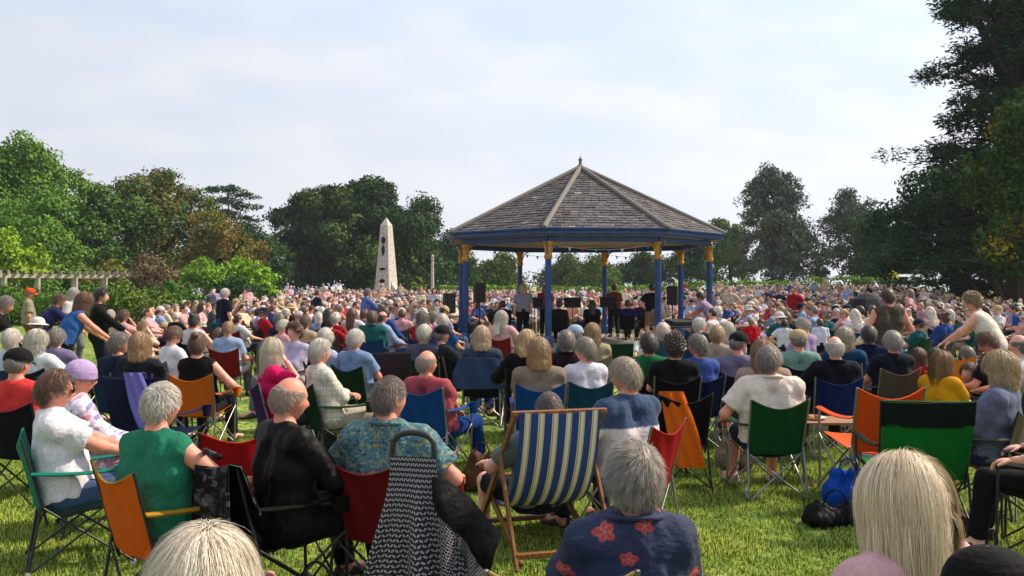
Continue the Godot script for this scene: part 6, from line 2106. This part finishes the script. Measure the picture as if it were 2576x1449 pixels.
func crowd() -> void:
	var r := RandomNumberGenerator.new()
	r.seed = 31
	var spots := []
	var d := 11.6
	while d < 79.0:
		var step := lerpf(0.74, 0.86, clampf((d - 14.0) / 40.0, 0, 1))
		var half := d * 0.6
		var x := -half
		while x < half:
			var q := Vector2(x + r.randf_range(-0.22, 0.22), -d + r.randf_range(-0.25, 0.25))
			x += step
			var dd := -q.y
			var u := CX + F * q.x / dd
			var ledge := lerpf(250.0, 690.0, clampf((dd - 15.0) / 36.0, 0, 1))
			if u < ledge: continue
			if dd > 41.0 + 32.0 * (1.0 - smoothstep(2180.0, 2480.0, u)) and u > 1500: continue
			if Vector2(q.x - BC.x, q.y - BC.z).length() < 4.9: continue
			if Vector2(q.x - px(972, 76), q.y + 76.0).length() < 3.2: continue
			if dd < 15.5 and r.randf() < 0.82: continue
			if dd < 20.0 and r.randf() < 0.38: continue
			if dd < 19.0 and u > 1850 and r.randf() < 0.45: continue
			if dd < 23.0 and u > 1140 and u < 1720 and r.randf() < 0.88: continue
			if r.randf() < 0.07: continue
			var ok := true
			for tk in taken:
				if tk.distance_squared_to(q) < 0.42: ok = false
			if ok: spots.append(q)
		d += lerpf(0.95, 1.05, clampf((d - 14.0) / 40.0, 0, 1))
	spots.sort_custom(func(a, b): return a.y > b.y)
	var single := 215
	print("crowd spots ", spots.size())
	var far := {}
	var chairs_far := []
	var hk := []
	for h in HAIRS:
		for i in h[2]: hk.append(h)
	for i in spots.size():
		var q: Vector2 = spots[i]
		var at := Vector3(q.x, ground_y(q.x, q.y), q.y)
		var face := Vector2(BC.x - q.x, BC.z - q.y)
		var turn := atan2(-face.x, -face.y) + r.randf_range(-0.55, 0.55)
		var pick := r.randf()
		var fk: String = SIT[r.randi() % SIT.size()]
		if pick < (0.3 if at.z > -24.0 else 0.13): fk = "kneesup" if r.randf() < 0.6 else "propped"
		elif pick < 0.16: fk = "stand" if r.randf() < 0.6 else "hips"
		var tp: Array = TOPS[r.randi() % TOPS.size()]
		var hr: Array = hk[r.randi() % hk.size()]
		var st: String = ["short", "short", "short", "crop", "bob", "receding", "ring", "curly", "long", "bun"][r.randi() % 10]
		var sk: Color = [PALE, PINK, PINK, RED, TAN][r.randi() % 5]
		var lg: Color = LEGC[r.randi() % LEGC.size()]
		var cc: Array = CHAIRC[r.randi() % CHAIRC.size()]
		var hat := r.randf() < 0.22
		var hatc: Color = [Color(0.8, 0.77, 0.7), Color(0.75, 0.72, 0.72), Color(0.1, 0.12, 0.2), Color(0.7, 0.6, 0.45)][r.randi() % 4]
		var sc := r.randf_range(0.92, 1.06)
		var sits: bool = fk in SIT
		if i < single:
			var where := "on the lawn"
			var u := CX - F * q.x / q.y
			if u < 700: where = "near the pergola"
			elif u < 1130: where = "on the obelisk side"
			elif u < 1850: where = "by the bandstand"
			else: where = "on the cedar side"
			var lab := "%s person in %s, %s %s" % [hr[0], tp[0], SITW[fk], where]
			if hat: lab = "person in %s hat and %s, %s %s" % ["sun" if i % 2 == 0 else "peaked", tp[0], SITW[fk], where]
			if sits and lab.split(" ").size() <= 13: lab += " on %s chair" % cc[0]
			var look := {"skin": sk, "hair": [st, hr[1]], "top": cloth(tp[1]), "legs": cloth(lg), "shoe": Color(0.2, 0.18, 0.17), "hseed": i % 3, "mid": q.y > -19.0}
			if hat: look.hat = ["sun" if i % 2 == 0 else "cap", hatc]
			person(lab, "audience on the lawn round the bandstand", at, turn, FIG[fk], look, false, sc)
			if sits: chair("%s folding chair under a %s person in %s %s" % [cc[0], hr[0] if not hat else "hatted", tp[0], where], "folding chairs in the audience", at, turn, fabric(cc[1]), dark_frame, "quad", null, null, null, true)
		else:
			var xf := Transform3D(Basis(Vector3.UP, turn).scaled(Vector3.ONE * sc), at)
			var fg: Dictionary = FIG[fk]
			put(far, fk + "body", fg.body, xf, sk, "skin")
			put(far, fk + "top", fg.top, xf, tp[1] * r.randf_range(0.85, 1.1), "clothes")
			put(far, fk + "legs", fg.legs, xf, lg, "clothes")
			put(far, "hair" + st, hair_mesh(st), xf * (fg.head as Transform3D), hr[1], "hair")
			if hat: put(far, "hat%d" % (i % 2), hat_mesh("sun" if i % 2 == 0 else "cap"), xf * (fg.head as Transform3D), hatc, "clothes")
			if sits:
				put(far, "cback", CH.quad.back, xf, cc[1], "chairs")
				put(far, "cseat", CH.quad.seat, xf, cc[1], "chairs")
				for m in 4: put(far, "cleg%d" % m, CH.quad.legs[m], xf, Color(0.15, 0.15, 0.16), "chairs")
	var root := Node3D.new()
	root.name = "distant_crowd"
	root.set_meta("kind", "stuff")
	root.set_meta("label", "dense far crowd of seated people in mixed summer clothes")
	root.set_meta("category", "crowd")
	add_child(root)
	var fm := StandardMaterial3D.new()
	fm.vertex_color_use_as_albedo = true
	fm.roughness = 0.8
	for k in far:
		var e: Dictionary = far[k]
		var mm := MultiMesh.new()
		mm.transform_format = MultiMesh.TRANSFORM_3D
		mm.use_colors = true
		mm.mesh = e.mesh
		mm.instance_count = e.xf.size()
		for i in e.xf.size():
			mm.set_instance_transform(i, e.xf[i])
			mm.set_instance_color(i, (e.col[i] as Color).srgb_to_linear())
		var mi := MultiMeshInstance3D.new()
		mi.name = e.called
		mi.multimesh = mm
		mi.material_override = fm
		root.add_child(mi, true)
func put(far: Dictionary, key: String, m: Mesh, xf: Transform3D, c: Color, called: String) -> void:
	if not far.has(key): far[key] = {"mesh": m, "xf": [], "col": [], "called": called}
	far[key].xf.append(xf)
	far[key].col.append(c)

# ------------------------------------------------------------------ blanket, bags, plate, small things
func build_small_things() -> void:
	# black and white picnic blanket hung over a folded trolley frame
	var at := Vector3(px(1040, 4.05), 0, -4.05)
	var t := thing("trolley", "black tubular trolley with a looped handle holding the blanket", "trolley", at, deg_to_rad(-12))
	var mb := MB.new()
	var loop := []
	for i in 13:
		var a := PI * i / 12.0
		loop.append(Vector3(-cos(a) * 0.1, 0.94 + 0.10 * pow(sin(a), 0.5), 0.0))
	loop.push_front(Vector3(-0.1, 0.12, 0.02))
	loop.append(Vector3(0.1, 0.12, 0.02))
	mb.tube(loop, [0.014], 8)
	part(t, "handle", mb.mesh(), dark_frame)
	mb = MB.new()
	mb.box(Vector3(0, 0.1, -0.12), Vector3(0.32, 0.02, 0.3), Basis.IDENTITY, 0.006)
	part(t, "base_plate", mb.mesh(), dark_frame)
	for sx in [-0.17, 0.17]:
		mb = MB.new()
		mb.tube([Vector3(sx, 0.075, 0.05), Vector3(sx * 1.2, 0.075, 0.05)], [0.075], 16)
		part(t, "wheel", mb.mesh(), mats["tyre"])
	mb = MB.new()
	mb.bar(Vector3(-0.1, 0.90, 0.0), Vector3(0.1, 0.90, 0.0), 0.02, 0.02, 0.004)
	part(t, "cross_bar", mb.mesh(), dark_frame)
	var bl := thing("picnic_blanket", "black and white patterned picnic blanket with black backing, hung over a handle", "blanket", at, deg_to_rad(-12))
	var cm := StandardMaterial3D.new()
	cm.albedo_texture = chain_print()
	cm.uv1_scale = Vector3(1.5, 2.3, 1)
	cm.roughness = 0.8
	mb = MB.new()
	mb.sheet(func(u, v):
		var wtop := 0.10 + 0.17 * smoothstep(0.0, 0.9, v)
		var x: float = lerpf(-wtop, wtop * 1.15, u) + 0.03 * v
		var f := (0.03 * sin(u * 13.0 + 0.6) + 0.02 * sin(u * 23.0 + v * 3.0)) * smoothstep(0.05, 0.6, v)
		return Vector3(x, 0.935 - 0.86 * v + 0.02 * sin(u * 5.0) * v, 0.03 + 0.10 * v * sin(PI * u) + f), 40, 40, 0.006)
	part(bl, "printed_side", mb.mesh(), cm)
	mb = MB.new()
	mb.sheet(func(u, v):
		var a := Vector3(0.09, 0.90, 0.0).lerp(Vector3(0.40, 0.60, -0.06), u)
		var b := Vector3(0.12, 0.72, 0.06).lerp(Vector3(0.36, 0.42, 0.0), u)
		return a.lerp(b, v) + Vector3(0, 0, 0.025 * sin(u * 9.0) + 0.02 * sin(v * 3.0)), 16, 10, 0.008)
	part(bl, "black_backing", mb.mesh(), cloth(Color(0.03, 0.03, 0.035), null, 1.0, 0.5))
	mb = MB.new()
	mb.sheet(func(u, v):
		var a := Vector3(0.14, 0.70, 0.05).lerp(Vector3(0.36, 0.42, -0.01), u)
		var b := Vector3(0.18, 0.10, 0.09).lerp(Vector3(0.34, 0.16, 0.02), u)
		return a.lerp(b, v) + Vector3(0, 0, 0.03 * sin(u * 11.0 + v * 2.0)), 18, 24, 0.006)
	part(bl, "printed_fold", mb.mesh(), cm)
	# lavender cloth on the navy chair
	slung2(on_ground(340, 7.62) + Vector3(0.02, 0.52, 0.10), Vector3(0.17, 0.46, 0.03), cloth(Color(0.42, 0.42, 0.70)), "lavender_cloth", "lavender cloth hanging down the back of the navy chair", "cloth", 0.35)
	slung2(on_ground(1208, 10.75) + Vector3(0, 0.50, 0.18), Vector3(0.56, 0.36, 0.05), cloth(Color(0.17, 0.25, 0.36)), "denim_jacket", "faded denim jacket draped over a navy chair before the bandstand post", "jacket", 0.0)
	slung2(on_ground(1690, 7.35) + Vector3(0, 0.22, 0.0), Vector3(0.22, 0.62, 0.04), cloth(Color(0.78, 0.36, 0.04)), "orange_shawl", "orange shawl hanging from a black chair behind the red chair", "shawl", 0.25)
	chair("black folding chair hung with the orange shawl", "", on_ground(1690, 7.7), deg_to_rad(10), fabric(Color(0.03, 0.03, 0.035)), dark_frame)
	t = thing("dark_umbrella", "dark grey umbrella tilted open among the seated crowd", "umbrella", on_ground(2178, 24.0), 0.4)
	mb = MB.new()
	mb.lathe([[0.0, 1.55], [0.2, 1.51], [0.38, 1.40], [0.52, 1.22], [0.57, 1.1]], 8)
	part(t, "canopy", mb.mesh(), cloth(Color(0.13, 0.13, 0.15)))
	mb = MB.new()
	mb.tube([Vector3(0, 0.0, 0), Vector3(0, 1.62, 0)], [0.012], 6)
	part(t, "shaft", mb.mesh(), dark_frame)
	# bags and oddments
	for e in [[2128, 6.9, Vector3(0.30, 0.30, 0.2), Color(0.03, 0.28, 0.66), "blue_bag", "bright blue plastic bag beside the bright green chair", "bag"], [2098, 6.35, Vector3(0.38, 0.17, 0.26), Color(0.03, 0.03, 0.035), "black_bag", "slumped black bag on the grass before the blue bag", "bag"], [245, 7.4, Vector3(0.46, 0.40, 0.36), Color(0.33, 0.36, 0.22), "olive_rucksack", "round olive rucksack standing beside the navy chair", "rucksack"], [505, 8.2, Vector3(0.5, 0.26, 0.3), Color(0.10, 0.09, 0.09), "dark_holdall", "dark holdall under the amber orange chair", "bag"], [800, 4.3, Vector3(0.34, 0.3, 0.24), Color(0.035, 0.035, 0.04), "black_rucksack", "black rucksack at the feet of the bald person", "rucksack"], [2360, 6.0, Vector3(0.4, 0.24, 0.3), Color(0.05, 0.05, 0.06), "black_holdall", "black holdall under the bright green chair", "bag"], [1215, 7.4, Vector3(0.3, 0.34, 0.2), Color(0.28, 0.18, 0.08), "brown_bag", "brown bag on the grass beyond the deckchair", "bag"]]:
		bag(on_ground(e[0], e[1]), e[2], e[3], e[4], e[5], e[6])
	for e in [[1110, 7.4, Vector3(0.3, 0.24, 0.2), Color(0.10, 0.2, 0.3), "blue_cool_bag", "slate blue cool bag beside the reclining bald person's chair", "bag"], [1845, 8.3, Vector3(0.28, 0.3, 0.2), Color(0.45, 0.40, 0.34), "canvas_bag", "beige canvas bag by the charcoal black chair", "bag"], [640, 7.5, Vector3(0.3, 0.22, 0.2), Color(0.05, 0.09, 0.09), "green_rucksack", "dark green rucksack beside the purple chair", "rucksack"], [2190, 8.6, Vector3(0.3, 0.26, 0.22), Color(0.5, 0.48, 0.5), "grey_tote_bag", "pale grey tote bag behind the vivid orange chair", "bag"], [880, 8.6, Vector3(0.3, 0.24, 0.2), Color(0.12, 0.05, 0.06), "maroon_bag", "maroon bag on the grass before the faded blue shirt", "bag"]]:
		bag(on_ground(e[0], e[1]), e[2], e[3], e[4], e[5], e[6])
	for e in [[1130, 6.7, Color(0.75, 0.76, 0.76), "white drinks bottle standing in the grass beyond the blanket"], [865, 6.2, Color(0.15, 0.3, 0.2), "green drinks bottle standing in the grass behind the teal shirt"]]:
		t = thing("drinks_bottle", e[3], "bottle", on_ground(e[0], e[1]), 0.0, "drinks bottles on the grass")
		mb = MB.new()
		mb.lathe([[0.0, 0.0], [0.034, 0.0], [0.036, 0.02], [0.036, 0.15], [0.03, 0.175], [0.015, 0.2], [0.014, 0.215]], 14)
		part(t, "bottle_body", mb.mesh(), mat("bottle" + (e[2] as Color).to_html(), e[2], 0.25))
		mb = MB.new()
		mb.lathe([[0.017, 0.21], [0.017, 0.235], [0.0, 0.236]], 12)
		part(t, "cap", mb.mesh(), mat("cap_white", Color(0.8, 0.8, 0.8), 0.5))
	t = thing("paper_plate", "paper plate of food on a small folding table behind the green chair", "plate", on_ground(2046, 7.9) + Vector3(0, 0.535, 0))
	mb = MB.new()
	mb.lathe([[0.001, 0.0], [0.08, 0.0], [0.11, 0.018], [0.115, 0.02], [0.08, 0.006], [0.001, 0.006]], 20)
	part(t, "plate", mb.mesh(), mat("paper", Color(0.85, 0.85, 0.83), 0.7))
	for k in 6:
		mb = MB.new()
		mb.blob(Transform3D(Basis.from_scale(Vector3(0.025, 0.016, 0.02)), Vector3(cos(k * 1.1) * 0.045, 0.02, sin(k * 1.1) * 0.04)), 8, 6)
		part(t, "food", mb.mesh(), mat("food%d" % (k % 2), [Color(0.65, 0.5, 0.2), Color(0.5, 0.25, 0.12)][k % 2]))
	t = thing("folding_table", "small folding picnic table behind the green chair", "table", on_ground(2090, 7.9))
	mb = MB.new()
	mb.box(Vector3(0, 0.52, 0), Vector3(0.62, 0.024, 0.4), Basis.IDENTITY, 0.006)
	part(t, "table_top", mb.mesh(), mat("table_wood", Color(0.55, 0.40, 0.28), 0.6))
	for sx in [-0.25, 0.25]:
		for sz in [-0.15, 0.15]:
			mb = MB.new()
			mb.tube([Vector3(sx, 0.51, sz), Vector3(sx * 1.1, 0.0, -sz)], [0.01], 6)
			part(t, "leg", mb.mesh(), dark_frame)
	for e in [[2062, 7.55, 0.3], [2088, 7.5, -0.2]]:
		t = thing("sandal", "pale sandal lying on the grass beside the bags", "sandal", on_ground(e[0], e[1]), e[2], "pair of sandals on the grass")
		mb = MB.new()
		mb.blob(Transform3D(Basis.from_scale(Vector3(0.045, 0.014, 0.13)), Vector3(0, 0.014, 0)), 14, 6)
		part(t, "sole", mb.mesh(), mat("sandal", Color(0.75, 0.68, 0.62)))
		mb = MB.new()
		var arc := []
		for i in 7:
			var a := PI * i / 6.0
			arc.append(Vector3(cos(a) * 0.045, 0.018 + sin(a) * 0.045, -0.04))
		mb.tube(arc, [0.011], 6, 0.4)
		part(t, "strap", mb.mesh(), mat("sandal_strap", Color(0.7, 0.55, 0.5)))
	for e in [[845, 4.9], [1700, 5.2]]:
		t = thing("paper_cup", "white paper cup lying in the grass", "cup", on_ground(e[0], e[1]) + Vector3(0, 0.036, 0), 0.5, "paper cups dropped on the grass")
		mb = MB.new()
		mb.tube([Vector3(-0.05, 0, 0), Vector3(0.05, 0, 0)], [0.027, 0.036], 14)
		part(t, "cup", mb.mesh(), mats["paper"])
		mb = MB.new()
		mb.tube([Vector3(0.048, 0, 0), Vector3(0.054, 0, 0)], [0.039], 14)
		part(t, "lid", mb.mesh(), mats["paper"])
func slung2(at: Vector3, size: Vector3, m: Material, called: String, label: String, category: String, skew: float) -> void:
	var t := thing(called, label, category, at)
	var mb := MB.new()
	mb.sheet(func(u, v): return Vector3((u - 0.5) * size.x * (1.0 + 0.15 * sin(v * 4.0)) + skew * (1.0 - v) * size.y, size.y * v, size.z * sin(u * 14.0 + v * 3.0) * 0.3 + 0.05 * (1.0 - v)), 18, 14, 0.008)
	part(t, "drape", mb.mesh(), m)
	mb = MB.new()
	mb.sheet(func(u, v): return Vector3((u - 0.5) * size.x * (1.0 + 0.15 * sin(4.0)), size.y - 0.45 * size.y * v + 0.015 * sin(PI * minf(v * 4.0, 1.0)), -0.10 * smoothstep(0.0, 0.15, v)), 12, 8, 0.008)
	part(t, "fold_over", mb.mesh(), m)
func bag(at: Vector3, s: Vector3, col: Color, called: String, label: String, category: String) -> void:
	var t := thing(called, label, category, at, rng.randf_range(-0.5, 0.5))
	var mb := MB.new()
	var b := []
	var rr := minf(s.z, s.y) * 0.26
	for sx in [-1.0, 1.0]:
		b.append([Vector3(sx * (s.x * 0.5 - rr), rr * 0.9, -s.z * 0.2), Vector3(sx * (s.x * 0.42 - rr), s.y - rr, 0), rr, rr * 0.8])
		b.append([Vector3(sx * (s.x * 0.5 - rr), rr * 0.9, s.z * 0.2), Vector3(sx * (s.x * 0.42 - rr), s.y - rr, 0), rr, rr * 0.8])
	b.append([Vector3(-s.x * 0.5 + rr, s.y * 0.45, 0), Vector3(s.x * 0.5 - rr, s.y * 0.45, 0), rr, rr])
	b.append([Vector3(-s.x * 0.5 + rr, s.y * 0.3, -s.z * 0.2), Vector3(s.x * 0.5 - rr, s.y * 0.3, -s.z * 0.2), rr * 1.3, rr * 1.2])
	b.append([Vector3(-s.x * 0.5 + rr, s.y * 0.3, s.z * 0.2), Vector3(s.x * 0.5 - rr, s.y * 0.3, s.z * 0.2), rr * 1.3, rr * 1.2])
	nets(mb, b, 0.016, 0.06, 0.022, 11.0, at)
	part(t, "bag_body", mb.mesh(), cloth(col, null, 2.0, 0.6))
	mb = MB.new()
	var arc := []
	for i in 9:
		var a := PI * i / 8.0
		arc.append(Vector3(cos(a) * s.x * 0.22, s.y * 0.93 + sin(a) * 0.1, 0.02))
	mb.tube(arc, [0.011], 6, 0.5)
	part(t, "handle", mb.mesh(), cloth(col * 0.8))
